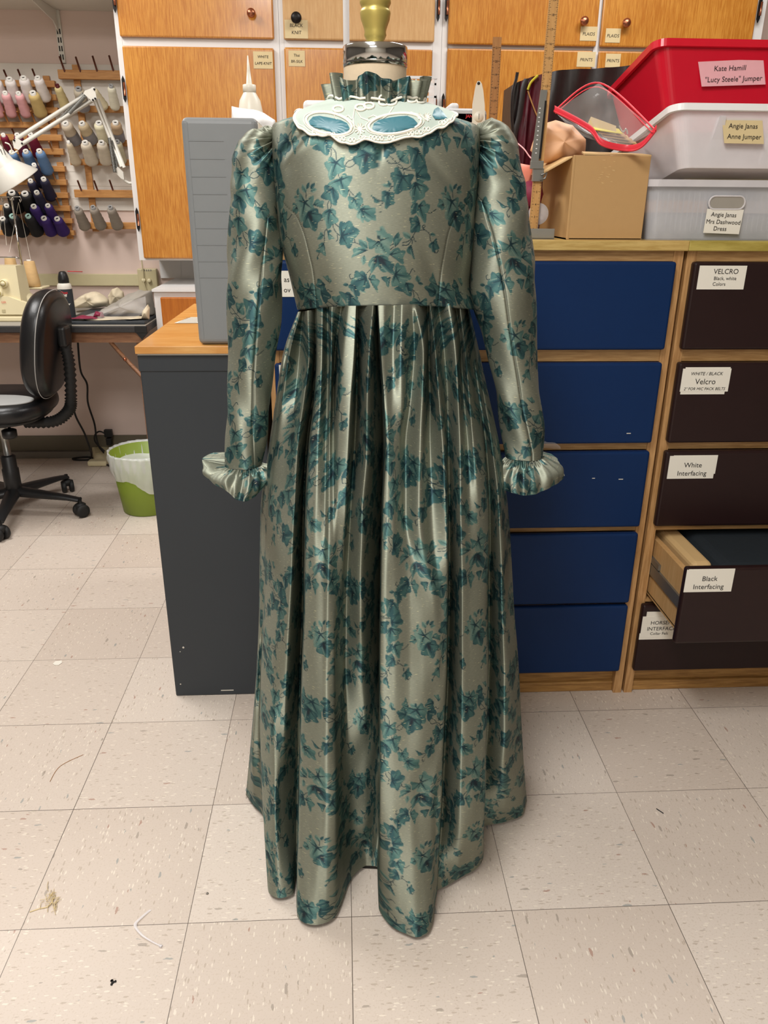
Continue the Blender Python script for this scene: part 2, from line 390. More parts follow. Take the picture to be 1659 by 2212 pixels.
def _stroke(pts, w, colr=DK):
    pts = [np.asarray(p, float) for p in pts]
    q = []
    for i in range(len(pts)-1):
        p0, p1, p2, p3 = pts[max(i-1,0)], pts[i], pts[i+1], pts[min(i+2,len(pts)-1)]
        for u in np.linspace(0, 1, 9)[:-1]:
            q.append(.5*((2*p1)+(-p0+p2)*u+(2*p0-5*p1+4*p2-p3)*u*u+(-p0+3*p1-3*p2+p3)*u**3))
    q.append(pts[-1])
    for i in range(len(q)-1):
        a, b_ = q[i], q[i+1]; d = b_-a; l = np.hypot(*d)+1e-6; nn = np.array([-d[1], d[0]])/l*w/2; e = d/l*.4
        poly = np.array([a-nn-e, a+nn-e, b_+nn+e, b_-nn+e])
        x0, y0 = poly.min(0); x1, y1 = poly.max(0)
        ix = np.arange(int(math.floor(x0*SS)), int(x1*SS)+2); iy = np.arange(int(math.floor(y0*SS)), int(y1*SS)+2)
        X, Y = np.meshgrid((ix+.5)/SS, (iy+.5)/SS)
        t = np.clip(((X-a[0])*d[0]+(Y-a[1])*d[1])/(l*l), 0, 1); ins = np.hypot(X-a[0]-t*d[0], Y-a[1]-t*d[1]) < w/2
        for k2 in (0, 1):
            cx = (ix+int(168*SS)*k2) % _tw; cy = (iy+int(300*SS)*k2) % _th
            sub = TILE[np.ix_(cy, cx)]; sub[ins] = colr; TILE[np.ix_(cy, cx)] = sub
def _bez(a, c, b_, n=6): return [(1-u)**2*a+2*u*(1-u)*c+u*u*b_ for u in np.linspace(0, 1, n+1)[:-1]]
ZO = {1:(590,290), 2:(590,470), 3:(800,290), 4:(800,470)}
def zp(z, p): return np.array([ZO[z][0]+.14467*p[0], ZO[z][1]+.14467*p[1]])
def leaf(z, base, tip, lobes=(), tone=1, fat=.30, dark=False):
    b = zp(z, base); t = zp(z, tip); L = [zp(z, q) for q in lobes]
    ax = t-b; ln = np.linalg.norm(ax); ax = ax/ln; nx = np.array([-ax[1], ax[0]])
    if not L:
        c1 = b+ax*ln*.38+nx*ln*fat*1.9; c2 = b+ax*ln*.38-nx*ln*fat*1.9
        poly = _bez(b, c1, t)+_bez(t, c2, b); _paint(poly, b, t, tone, [t], max(1.2, ln*.045), darkc=dark); return
    c = b+ax*ln*.42; gr = 1.12; b = c+(b-c)*gr; t = c+(t-c)*gr; L = [c+(q-c)*gr for q in L]; ln *= gr
    key = [('n', b)]
    tips = L+[t]
    ang = lambda p: (math.atan2(*( (p-c) @ np.stack([nx, ax], 1))[::-1])-math.atan2(*((b-c) @ np.stack([nx, ax], 1))[::-1])) % (2*math.pi)
    tips.sort(key=ang)
    poly = []; n = len(tips)
    for i, p in enumerate(tips):
        n0 = b if i == 0 else c+.86*((tips[i-1]+p)/2-c); n1 = b if i == n-1 else c+.86*((tips[i+1]+p)/2-c)
        d0 = p-n0; d1 = n1-p
        out = lambda m: (m-c)/(np.linalg.norm(m-c)+1e-6)
        poly += _bez(n0, n0+d0*.62+out(n0+d0*.5)*np.linalg.norm(d0)*.27, p)+_bez(p, p+d1*.38+out(p+d1*.5)*np.linalg.norm(d1)*.27, n1)
    _paint(poly, b+ax*ln*.08, t, tone, tips, max(1.5, ln*.062), darkc=dark)
def stem(z, pts, w=1.7): _stroke([zp(z, p) for p in pts], w)

for z, p in ((1,[(865,220),(870,300),(855,370)]),(1,[(870,220),(930,290),(945,400)]),(1,[(1070,490),(1130,430),(1210,412)]),(1,[(1070,490),(1140,515),(1210,490),(1260,430)]),
  (1,[(975,600),(990,660)]),(1,[(1120,815),(1140,910)]),(1,[(1120,815),(1205,910)]),(1,[(820,960),(795,1010),(800,1070)]),(1,[(845,980),(850,1030),(835,1080)]),
  (1,[(630,1215),(690,1225),(740,1200)]),(1,[(455,815),(450,890)]),(1,[(305,850),(310,870)]),(1,[(1290,1020),(1330,1030),(1325,1060),(1300,1050)]),
  (3,[(235,420),(290,490),(400,490),(480,540),(510,640)]),(3,[(270,385),(330,420),(400,490)]),(3,[(400,490),(445,460)]),(3,[(400,520),(440,550),(540,555),(605,515)]),
  (3,[(510,570),(670,580)]),(3,[(370,800),(320,810),(270,890)]),(3,[(200,1020),(130,1090),(140,1160),(165,1140)]),(3,[(135,1000),(200,1015)]),(3,[(325,220),(365,200),(400,230),(435,225)]),
  (3,[(860,1135),(920,1150),(1020,1085)]),(2,[(870,30),(880,110),(930,180),(970,210)]),(2,[(890,30),(970,95)]),(2,[(930,200),(935,260),(905,295)]),(2,[(775,90),(730,150),(715,300)]),
  (2,[(765,100),(775,150)]),(2,[(1190,275),(1200,320),(1270,355)]),(2,[(1120,320),(1200,325)]),(2,[(625,430),(580,490)]),(2,[(1400,740),(1340,800),(1330,860)]),(2,[(1420,770),(1360,880)]),
  (2,[(1120,860),(1075,870),(1065,820),(1090,795)]),(4,[(270,400),(350,365)]),(4,[(275,460),(340,410)]),(4,[(480,350),(560,330),(620,285),(680,190)]),(4,[(470,385),(560,380),(630,300),(620,380)]),
  (4,[(655,260),(665,310),(700,330)]),(4,[(760,165),(830,150),(910,205),(925,280),(940,310)]),(4,[(830,150),(790,110),(830,80),(835,110),(790,125)]),(4,[(1060,420),(1040,460),(1000,465),(1010,445)]),(4,[(560,820),(620,730),(655,775)])):
    stem(z, p)
for a in ((1,(800,120),(815,320),((600,215),(895,150),(700,110)),2),(1,(945,430),(855,665),((780,440),(1065,545),(1050,370),(850,375)),1),(1,(1000,670),(1080,910),((1170,650),(830,740),(1060,610)),1),
  (1,(880,780),(925,1015),((715,895),(780,755),(975,900)),2),(1,(825,1080),(785,1340),((945,1240),(710,1150),(900,1100)),1),(1,(1210,940),(1275,1110),((1120,930),(1135,1070),(1335,990),(1295,870)),1),
  (1,(1300,1100),(1330,1285),((1245,1200),(1370,1170)),0),(1,(1300,1100),(1520,1255),((1400,1065),(1395,1275),(1515,1110)),1),
  (1,(310,990),(175,1040),((195,940),(250,1080)),1,.3,True),(1,(425,935),(335,1195),((265,900),(350,830),(560,890),(560,1075)),0),(1,(480,1085),(575,1350),((690,1160),(380,1270),(620,1070)),2,.3,True),(1,(565,1000),(720,1055),((640,930),(730,960)),1),
  (1,(455,815),(390,690),(),0),(1,(470,765),(520,675),(),3),(1,(530,800),(640,785),(),0),(1,(530,770),(612,695),(),3),(1,(300,850),(215,850),(),0),(1,(300,835),(322,730),(),1),
  (1,(1290,270),(1090,180),((1240,110),(1160,315),(1300,200)),2),(3,(200,240),(375,310),((290,130),(235,410)),3),(1,(1450,170),(1600,430),((1310,300),(1290,140),(1640,200),(1540,90)),1),(1,(1405,330),(1345,605),((1205,410),(1290,290),(1555,515),(1540,400)),2,.3,True),
  (3,(440,440),(555,310),((405,320),(570,475)),1),(3,(490,660),(385,900),((385,560),(320,640),(635,650),(600,820)),2),(3,(310,805),(175,780),(),0,.2),(3,(300,805),(268,725),(),2,.3),(3,(275,890),(235,1105),((185,885),(175,960),(350,910),(352,1035)),2),
  (3,(140,1005),(10,910),((70,1020),),2),(3,(890,180),(975,275),(),0),(3,(740,130),(640,130),(),2,.3),(3,(830,130),(815,370),((740,160),(900,200),(870,300)),2),(3,(725,290),(635,545),((565,250),(820,490),(720,270)),2),
  (3,(690,640),(905,680),((830,495),(740,755),(700,540)),2),(3,(690,740),(645,1025),((600,890),(870,820),(800,935),(640,770)),1),(3,(715,1020),(622,1195),(),2,.34),(3,(745,1050),(830,1288),((900,1050),(815,995),(710,1160)),1),
  (4,(750,60),(620,195),((605,0),(700,-30),(740,180)),2),(2,(990,215),(1258,165),((1000,30),(1130,30),(1105,388),(978,325)),2),(2,(712,185),(598,245),(),1),(2,(702,195),(648,140),(),1,.34),(2,(785,150),(880,242),((800,255),),1),(2,(770,155),(852,135),(),2),
  (2,(712,310),(722,487),((572,415),(640,320)),1),(2,(575,490),(560,550),(),2),
  (4,(110,310),(240,550),((165,135),(318,280),(85,200),(60,470)),0),(2,(1560,340),(1385,255),((1420,420),),1,.4),(2,(1390,420),(1258,285),(),1,.3),(2,(1385,450),(1148,540),((1180,420),),1),(2,(1330,520),(1300,668),(),0,.3),(2,(1545,530),(1420,780),((1390,650),(1560,640)),1,.3,True),(4,(90,550),(310,810),((315,665),(215,560),(130,760)),2,.3,True),
  (4,(265,525),(458,668),((500,480),(400,440)),1),(4,(360,405),(425,195),(),2,.26),(4,(365,415),(480,290),((380,300),),1),(4,(612,290),(480,195),(),0),(4,(620,380),(667,582),((550,470),),2),
  (4,(330,815),(575,860),((390,662),(475,702),(278,985),(420,1005)),1),(4,(260,870),(205,1012),((122,870),),2),(4,(700,935),(690,825),(),1,.42),(4,(690,940),(782,960),(),2),(2,(1330,870),(1085,935),((1180,760),(1280,770),(1230,1060),(1340,1010)),2),(2,(1368,882),(1450,1092),((1515,915),(1450,830)),1),
  (2,(612,945),(448,952),((505,850),(540,1040)),2),(2,(705,925),(610,820),((750,880),(700,810)),1),(4,(1045,965),(980,780),((910,890),),1),(4,(1182,970),(1058,900),(),0),(4,(1160,955),(1155,880),(),3),(4,(975,312),(970,457),((905,378),(1022,263),(1068,390)),2),(4,(920,202),(1015,212),(),1)):
    leaf(*a)
def pat(xp, yp):
    """colour of the cloth at print coordinates (one unit = one photo pixel on the bodice)"""
    fx = (xp*SS) % _tw; fy = (yp*SS) % _th
    x0 = np.floor(fx).astype(int) % _tw; y0 = np.floor(fy).astype(int) % _th; x1 = (x0+1) % _tw; y1 = (y0+1) % _th
    a = (fx-np.floor(fx))[...,None]; b_ = (fy-np.floor(fy))[...,None]
    return TILE[y0,x0]*(1-a)*(1-b_)+TILE[y0,x1]*a*(1-b_)+TILE[y1,x0]*(1-a)*b_+TILE[y1,x1]*a*b_

# ------------------------------------------------------------------ silk material
AROT = .25
def silk():
    m, nt, b = newmat('printed_dupioni_silk'); L = nt.links.new
    at_ = nd(nt, 'ShaderNodeAttribute'); at_.attribute_name = 'print'
    uv = nd(nt, 'ShaderNodeAttribute'); uv.attribute_name = 'cloth'
    def noise(sx, sy, sc, det=2):
        mp = nd(nt, 'ShaderNodeMapping'); mp.inputs['Scale'].default_value = (sx, sy, 1); L(uv.outputs['Vector'], mp.inputs[0])
        n = nd(nt, 'ShaderNodeTexNoise'); n.inputs['Scale'].default_value = sc; n.inputs['Detail'].default_value = det; L(mp.outputs[0], n.inputs[0]); return n.outputs[0]
    weave = noise(1, 9, 160, 3)
    slub = noise(1, 9, 95, 1)
    mr = nd(nt, 'ShaderNodeMapRange'); mr.inputs[1].default_value = .3; mr.inputs[2].default_value = .7; mr.inputs[3].default_value = .86; mr.inputs[4].default_value = 1.12; L(weave, mr.inputs[0])
    mu = nd(nt, 'ShaderNodeVectorMath', operation='SCALE'); L(at_.outputs['Vector'], mu.inputs[0]); L(mr.outputs[0], mu.inputs['Scale'])
    th = nd(nt, 'ShaderNodeMapRange'); th.inputs[1].default_value = .70; th.inputs[2].default_value = .73; L(slub, th.inputs[0])
    mx = nd(nt, 'ShaderNodeMix', data_type='RGBA'); mx.inputs[7].default_value = lin((206,202,166))+(1,)
    L(th.outputs[0], mx.inputs[0]); L(mu.outputs[0], mx.inputs[6]); L(mx.outputs[2], b.inputs['Base Color'])
    b.inputs['Roughness'].default_value = .58; b.inputs['Metallic'].default_value = .72; b.inputs['Specular IOR Level'].default_value = .5
    # the weft runs level round the cloth: sheen spreads across the threads, not along them
    ge = nd(nt, 'ShaderNodeNewGeometry'); cr = nd(nt, 'ShaderNodeVectorMath', operation='CROSS_PRODUCT'); L(ge.outputs['Normal'], cr.inputs[0]); cr.inputs[1].default_value = (0,0,1)
    nm = nd(nt, 'ShaderNodeVectorMath', operation='NORMALIZE'); L(cr.outputs[0], nm.inputs[0]); L(nm.outputs[0], b.inputs['Tangent'])
    b.inputs['Anisotropic'].default_value = .85; b.inputs['Anisotropic Rotation'].default_value = AROT
    bp = nd(nt, 'ShaderNodeBump'); bp.inputs['Strength'].default_value = .15; bp.inputs['Distance'].default_value = .0006; L(weave, bp.inputs['Height']); L(bp.outputs[0], b.inputs['Normal'])
    return m
MT['silk'] = silk()
def cloth_obj(name, grids, parent, label=None, mat_=None):
    """grids: list of (P[r,c,3], U[r,c] print x, V[r,c] print y, colour multiplier or None, closed)"""
    off = np.array(parent_world(parent)); vs = []; fs = []; cs = []; uvs = []; base = 0
    for P, U, V, mul, closed in grids:
        r, c = P.shape[:2]
        vs.append(P.reshape(-1,3)-off); k = pat(U, V)
        if mul is not None: k = k*mul[...,None]
        cs.append(k.reshape(-1,3)); uvs.append(np.stack([U, V, 0*U], -1).reshape(-1,3)/1450.0)
        i, j = np.meshgrid(np.arange(r-1), np.arange(c if closed else c-1), indexing='ij'); j2 = (j+1) % c
        fs.append(np.stack([i*c+j, i*c+j2, (i+1)*c+j2, (i+1)*c+j], -1).reshape(-1,4)+base); base += r*c
    vs = np.concatenate(vs); fs = np.concatenate(fs); cs = np.concatenate(cs); uvs = np.concatenate(uvs)
    me = bpy.data.meshes.new(name); n, m = len(vs), len(fs)
    me.vertices.add(n); me.vertices.foreach_set('co', vs.astype(np.float32).ravel())
    me.loops.add(m*4); me.loops.foreach_set('vertex_index', fs.astype(np.int32).ravel())
    me.polygons.add(m); me.polygons.foreach_set('loop_start', np.arange(0, m*4, 4, dtype=np.int32)); me.polygons.foreach_set('loop_total', np.full(m, 4, np.int32))
    me.polygons.foreach_set('use_smooth', np.ones(m, bool)); me.update(calc_edges=True); me.validate()
    a = me.attributes.new('print', 'FLOAT_COLOR', 'POINT'); a.data.foreach_set('color', np.concatenate([cs, np.ones((n,1))], 1).astype(np.float32).ravel())
    a = me.attributes.new('cloth', 'FLOAT_VECTOR', 'POINT'); a.data.foreach_set('vector', uvs.astype(np.float32).ravel())
    me.materials.append(mat_ or MT['silk'])
    o = bpy.data.objects.new(name, me); COL.objects.link(o); o.parent = parent
    if label: o['label'] = label
    return o
def atY(x, y, Y):
    x, y = np.asarray(x, float), np.asarray(y, float)
    q = np.stack([(x-829.5)/FPX, np.ones_like(x), -(y-1106)/FPX], -1) @ CM.T
    return CP+q*((np.asarray(Y)-CP[1])/q[...,1])[...,None]
def pchip(x, y, xi):
    """monotone cubic, y[n,...]"""
    x = np.asarray(x, float); y = np.asarray(y, float); sh = y.shape[1:]; y = y.reshape(len(x), -1)
    h = np.diff(x)[:,None]; d = np.diff(y, axis=0)/h; m = np.zeros_like(y)
    if len(x) > 2:
        w1 = 2*h[1:]+h[:-1]; w2 = h[1:]+2*h[:-1]
        with np.errstate(divide='ignore', invalid='ignore'):
            hm = (w1+w2)/(w1/d[:-1]+w2/d[1:])
        m[1:-1] = np.where(d[:-1]*d[1:] > 0, np.nan_to_num(hm), 0)
    m[0] = d[0]; m[-1] = d[-1]
    k = np.clip(np.searchsorted(x, xi)-1, 0, len(x)-2); t = ((xi-x[k])/(x[k+1]-x[k]))[:,None]; hh = h[k]
    r = (2*t**3-3*t**2+1)*y[k]+(t**3-2*t**2+t)*hh*m[k]+(-2*t**3+3*t**2)*y[k+1]+(t**3-t**2)*hh*m[k+1]
    return r.reshape((len(xi),)+sh)

dress = thing('dress', 'long high-waisted ivy-print sage silk dress with puffed sleeves, on the dress form', 'dress', (.07, .27, .012))
# ------------------------------------------------------------------ skirt: fold lines measured row by row, then spun into cloth
ROWY = [None, 760, 860, 960, 1110, 1300, 1450, 1600, 1750]
FL = [ # x per row (zoom units), inward depth in mm per row, hem pixel
 ((285,200,155,115,62,55,38,5,-20),(0,)*9,(531,1717)),
 ((290,211,168,128,75,65,48,20,5),(0,)*9,(549,1741)),
 ((296,221,180,142,90,78,58,50,62),(2,4,2,2,2,4,6,16,26),(567,1761)),
 ((303,238,200,163,112,92,72,66,84),(-2,-7,-6,-4,-4,-4,-5,-6,-8),(582,1930)),
 ((318,297,270,232,190,170,150,150,150),(8,20,10,3,-4,-6,-6,-8,-8),(605,1941)),
 ((345,352,322,285,262,238,215,200,190),(-3,-9,-8,-7,-6,-3,2,6,8),(634,1929)),
 ((391,391,374,339,318,314,300,292,282),(10,26,30,34,38,42,46,50,54),(640,1895)),
 ((400,402,392,362,341,331,316,305,295),(0,-2,-3,-6,-9,-10,-10,-11,-12),(642,1978)),
 ((432,430,422,408,398,388,372,368,360),(-4,-5,-6,-8,-11,-12,-13,-14,-14),(664,1995)),
 ((462,466,462,452,446,438,430,428,425),(7,14,10,3,-5,-10,-12,-14,-14),(684,1998)),
 ((490,486,480,474,472,466,462,462,460),(-3,-5,-2,0,-8,-11,-12,-13,-13),(702,1994)),
 ((545,509,498,496,498,498,500,505,510),(6,20,14,5,-4,-5,-5,-4,-4),(722,1981)),
 ((588,560,540,530,526,520,520,530,540),(-4,-9,-9,-8,-3,2,6,12,14),(738,1951)),
 ((633,621,600,585,566,545,542,552,570),(-3,-8,-9,-9,0,8,16,26,30),(752,1912)),
 ((642,640,636,625,600,578,575,590,610),(10,24,26,23,14,18,28,38,44),(764,1891)),
 ((735,712,700,698,670,662,668,690,700),(-4,-8,-8,-6,-2,6,26,46,54),(792,1870)),
 ((757,768,786,793,784,774,769,771,771),(14,34,38,44,48,52,58,62,66),(815,1874)),
 ((764,784,802,812,794,782,778,778,777),(-3,-6,-7,-7,-7,-7,-7,-7,-7),(818,1963)),
 ((800,800,815,825,820,815,810,815,815),(-4,-5,-7,-8,-9,-10,-10,-11,-11),(845,2000)),
 ((858,850,850,850,850,860,860,860,860),(2,1,-4,-6,-8,-9,-10,-12,-12),(872,2014)),
 ((910,905,905,890,895,960,960,950,950),(-5,-6,-6,-2,0,-4,-6,-10,-12),(902,2024)),
 ((968,980,960,930,930,1020,1030,1020,1010),(-3,8,8,8,4,-6,-8,-10,-10),(922,2018)),
 ((985,1036,1030,1018,1010,1090,1100,1090,1085),(-2,-9,-9,-8,-7,-8,-8,-8,-9),(934,1996)),
 ((1060,1070,1076,1075,1085,1140,1145,1130,1115),(10,22,20,10,3,-6,-6,-5,-5),(939,1960)),
 ((1075,1106,1128,1150,1168,1175,1170,1153,1138),(-3,-8,-8,-8,-8,-6,-4,-3,-3),(943,1934)),
 ((1122,1160,1180,1186,1192,1190,1183,1165,1150),(8,16,17,16,18,26,28,28,28),(945,1924)),
 ((1190,1228,1243,1256,1262,1270,1270,1265,1260),(-3,-8,-8,-7,-6,-5,-5,-4,-4),(985,1902)),
 ((1228,1262,1278,1300,1318,1320,1320,1320,1315),(8,15,10,4,-1,-6,-7,-7,-7),(1008,1889)),
 ((1252,1286,1310,1335,1362,1370,1370,1365,1360),(-3,-8,-8,-6,-6,-7,-8,-8,-8),(1028,1877)),
 ((1282,1318,1352,1392,1420,1416,1418,1408,1398),(6,10,10,2,-3,-4,-6,-6,-6),(1043,1857)),
 ((1291,1334,1374,1411,1434,1428,1427,1416,1404),(8,12,12,13,18,24,28,30,30),(1046,1786)),
 ((1298,1350,1400,1445,1490,1505,1520,1520,1520),(-3,-5,-5,-5,-5,-5,-5,-5,-5),(1088,1776)),
 ((1303,1362,1418,1474,1528,1555,1585,1600,1615),(0,)*9,(1128,1761)),
 ((1307,1370,1430,1490,1545,1575,1607,1627,1645),(0,)*9,(1138,1730))]
def px(zx): return 540+.36166*np.asarray(zx, float)
WX = np.array([640,665,690,735,780,850,945,985,1022.]); WYs = np.array([674,671,665,661,660.5,659,655,656,663.])
sil_z, sil_c, sil_a = [], [], []
for k in range(9):
    yl = float(np.interp(px(FL[0][0][k]), WX, WYs)) if k == 0 else ROWY[k]; yr = float(np.interp(px(FL[-1][0][k]), WX, WYs)) if k == 0 else ROWY[k]
    if k == 8: pl = at(531, 1717, Z=.012); prr = at(1138, 1730, Z=.012); z = .012; pl, prr = pl[0], prr[0]
    else: a = at(px(FL[0][0][k]), yl, Y=.27); b = at(px(FL[-1][0][k]), yr, Y=.27); z = (a[2]+b[2])/2; pl, prr = a[0], b[0]
    sil_z.append(z); sil_c.append((pl+prr)/2); sil_a.append((prr-pl)/2)
sil_z, sil_c, sil_a = map(np.array, (sil_z, sil_c, sil_a)); o_ = np.argsort(sil_z); sil_z, sil_c, sil_a = sil_z[o_], sil_c[o_], sil_a[o_]
def env(z):
    a = np.interp(z, sil_z, sil_a); c = np.interp(z, sil_z, sil_c); g = (a-sil_a[-1])/(sil_a[0]-sil_a[-1])
    return c, a, .105+.215*np.clip(g, 0, 1)
def envY(X, z):
    c, a, b = env(z); q = np.clip(1-((X-c)/a)**2, 0, 1); return .27-b*np.sqrt(q)
NL = 860
col3 = []
S = np.linspace(0, 1, NL)
for xs, off, hem in FL:
    P = []
    for k in range(9):
        x = px(xs[k]); y = float(np.interp(x, WX, WYs)) if k == 0 else ROWY[k]
        if y > hem[1]-60: break
        Y = .2
        for it in range(14):
            p = at(x, y, Y=Y); Yn = envY(p[0], p[2])+off[k]*((.0024 if k < 7 else .0019) if off[k] > 0 else .0014); Y = .5*Y+.5*Yn
        P.append(at(x, y, Y=Y))
    P.append(at(hem[0], hem[1], Z=.012)); P = np.array(P)[::-1]
    zz = P[0,2]+(P[-1,2]-P[0,2])*(1-S)
    xy = pchip(P[:,2], P[:,:2], zz); col3.append(np.concatenate([xy, zz[:,None]], 1))
col3 = np.array(col3)                      # [cols, levels, 3]
ch = np.linalg.norm(np.diff(col3[:, ::60], axis=0), axis=2).mean(1); uc = np.concatenate([[0], np.cumsum(np.maximum(ch, .004))]); 
NC = 880
ui = np.linspace(0, uc[-1], NC)
SK = pchip(uc, col3, ui).transpose(1, 0, 2)    # [levels, cols, 3]
# tiny hand-made irregularity and cross wrinkles of the silk
lv = S[:,None]; uu = ui[None,:]
wr = .0007*np.sin(uu*95+lv*9+2*np.sin(lv*17))+.0005*np.sin(lv*60+uu*30+3*np.sin(uu*22))
SK[...,1] += wr*np.clip(lv*6, 0, 1)
arc = np.concatenate([np.zeros((NL,1)), np.cumsum(np.linalg.norm(np.diff(SK, axis=1), axis=2), axis=1)], 1)
mid = int(np.argmin(abs(ui-uc[16]))); arc = arc-arc[:, mid:mid+1]
fix = arc[int(NL*.45)][None,:]; w = np.clip(1-lv/.55, 0, 1); w = w*w*(3-2*w)
U = (w*arc+(1-w)*fix)*1580+829
vlen = np.concatenate([np.zeros((1,NC)), np.cumsum(np.linalg.norm(np.diff(SK, axis=0), axis=2), axis=0)], 0).mean(1)
V = np.repeat((vlen*1580*.92+560)[:,None], NC, 1)
mul = np.ones((NL, NC)); mul[int(NL*.978):int(NL*.9795)] = .8
# back of the skirt (away from the camera)
NB = 90; th = np.linspace(0, math.pi, NB); lb = np.linspace(0, NL-1, 120).astype(int); BK = np.zeros((120, NB, 3))
for i, l in enumerate(lb):
    r, q = SK[l,-1], SK[l,0]; cx = (r[0]+q[0])/2; a = (r[0]-q[0])/2; z = (r[2]+q[2])/2; _, _, b = env(z)
    f = 1+.05*S[l]*np.cos(th*13)*np.sin(th)
    t = th/math.pi
    BK[i,:,0] = cx+a*np.cos(th)*f; BK[i,:,1] = r[1]*(1-t)+q[1]*t+b*np.sin(th)*f; BK[i,:,2] = r[2]*(1-t)+q[2]*t
UB = np.repeat((fix[0,-1]+np.linspace(0, .8, NB))[None]*1450, 120, 0); VB = V[lb][:, :1].repeat(NB, 1)
cloth_obj('skirt', [(SK, U, V, mul, False), (BK, UB, VB, None, False)], dress)

# ------------------------------------------------------------------ bodice
PHI_F = np.linspace(math.pi, 0, 420)      # camera-facing half, left to right
def ring(phi, cx, a, b, zs, zc, cy=.27, p=2.3):
    c, s = np.cos(phi), np.sin(phi); q = 2/p
    x = cx+a*np.sign(c)*np.abs(c)**q; y = cy-b*np.sign(s)*np.abs(s)**q
    return np.stack([x, y, zs+(zc-zs)*np.abs(s)**1.5], -1)
WL, WR = at(641, 674, Y=.27), at(1022, 662, Y=.27); WC = at(812, 660, Y=.165)
RINGS = [(.0715,.1500,.1005,(WL[2]+WR[2])/2,WC[2],.27,2.0),(.061,.1490,.108,1.130,1.140,.27,2.1),(.055,.1570,.113,1.20,1.205,.27,2.4),(.053,.1605,.110,1.28,1.283,.27,2.6),
         (.053,.1620,.100,1.325,1.330,.27,2.7),(.053,.1600,.086,1.357,1.358,.27,2.6),(.053,.122,.072,1.372,1.374,.27,2.2),(.052,.084,.062,1.383,1.384,.27,2.0),(.052,.062,.056,1.391,1.391,.27,2.0)]
RT = np.array([0,1,2.1,3.3,4.0,4.6,5.2,5.8,6.2])
def body(phi, t):
    K = np.array([ring(phi, *r) for r in RINGS]); return pchip(RT, K, np.atleast_1d(t))
TB = np.linspace(0, 6.2, 400)
BF = body(PHI_F, TB)
# soft wrinkles: drag lines from armhole and the drape above the waist
X, Z = BF[...,0], BF[...,2]
def gauss(d, s): return np.exp(-(d/s)**2)
wr = .0035*gauss(X-(.150-.35*(Z-1.11)), .012)*gauss(Z-1.12, .06)-.003*gauss(X-(.176-.35*(Z-1.11)), .014)*gauss(Z-1.11, .06)
wr += .003*gauss(X+.035+.12*(Z-1.12), .014)*gauss(Z-1.11, .05)+.004*gauss(X-.165+.9*(Z-1.27), .013)*gauss(Z-1.27, .045)+.002*gauss(X-.06-.25*(Z-1.33), .006)*gauss(Z-1.325, .02)
wr += .0035*gauss(X+.075-1.1*(Z-1.33), .009)*gauss(Z-1.325, .03)
wr -= .0025*gauss(X+.058-1.1*(Z-1.33), .010)*gauss(Z-1.325, .03)
BF[...,1] += wr
arcB = np.concatenate([np.zeros((400,1)), np.cumsum(np.linalg.norm(np.diff(BF, axis=1), axis=2), axis=1)], 1); arcB -= arcB[:,210:211]
vB = np.concatenate([np.zeros((1,420)), np.cumsum(np.linalg.norm(np.diff(BF, axis=0), axis=2), axis=0)], 0)
c0 = pr(BF[:,210])   # print follows the centre-back line
UBd = c0[200,0]+arcB*1480; VBd = 660-vB*1465
mul = np.ones((400,420)); grv = np.zeros((400,420)); PXB = pr(BF)
def seam(pts, w=1.2, dark=.75):
    d = np.full(PXB.shape[:2], 1e9); pts = np.array(pts, float)
    q = pchip(pts[:,1], pts[:,0], np.linspace(pts[0,1], pts[-1,1], 60)); qy = np.linspace(pts[0,1], pts[-1,1], 60)
    for x, y in zip(q, qy): d = np.minimum(d, np.hypot(PXB[...,0]-x, PXB[...,1]-y))
    m = np.exp(-(d/w)**2); global mul, grv
    mul = mul*(1-dark*m); grv += .0012*np.exp(-(d/2.2)**2)
seam([(612,436),(619,446),(641,467),(648,482),(657,505),(668,548),(677,589),(684,662)])
seam([(1012,437),(1000,450),(981,474),(969,502),(959,551),(953,586),(946,658)])
BF[...,1] += grv
mul[:3] *= .55
PHI_B = np.linspace(0, -math.pi, 60); BB = body(PHI_B, TB[::8])
cloth_obj('bodice', [(BF, UBd, VBd, mul, False), (BB, UBd[::8,:60]+900, VBd[::8,:60], None, False)], dress)

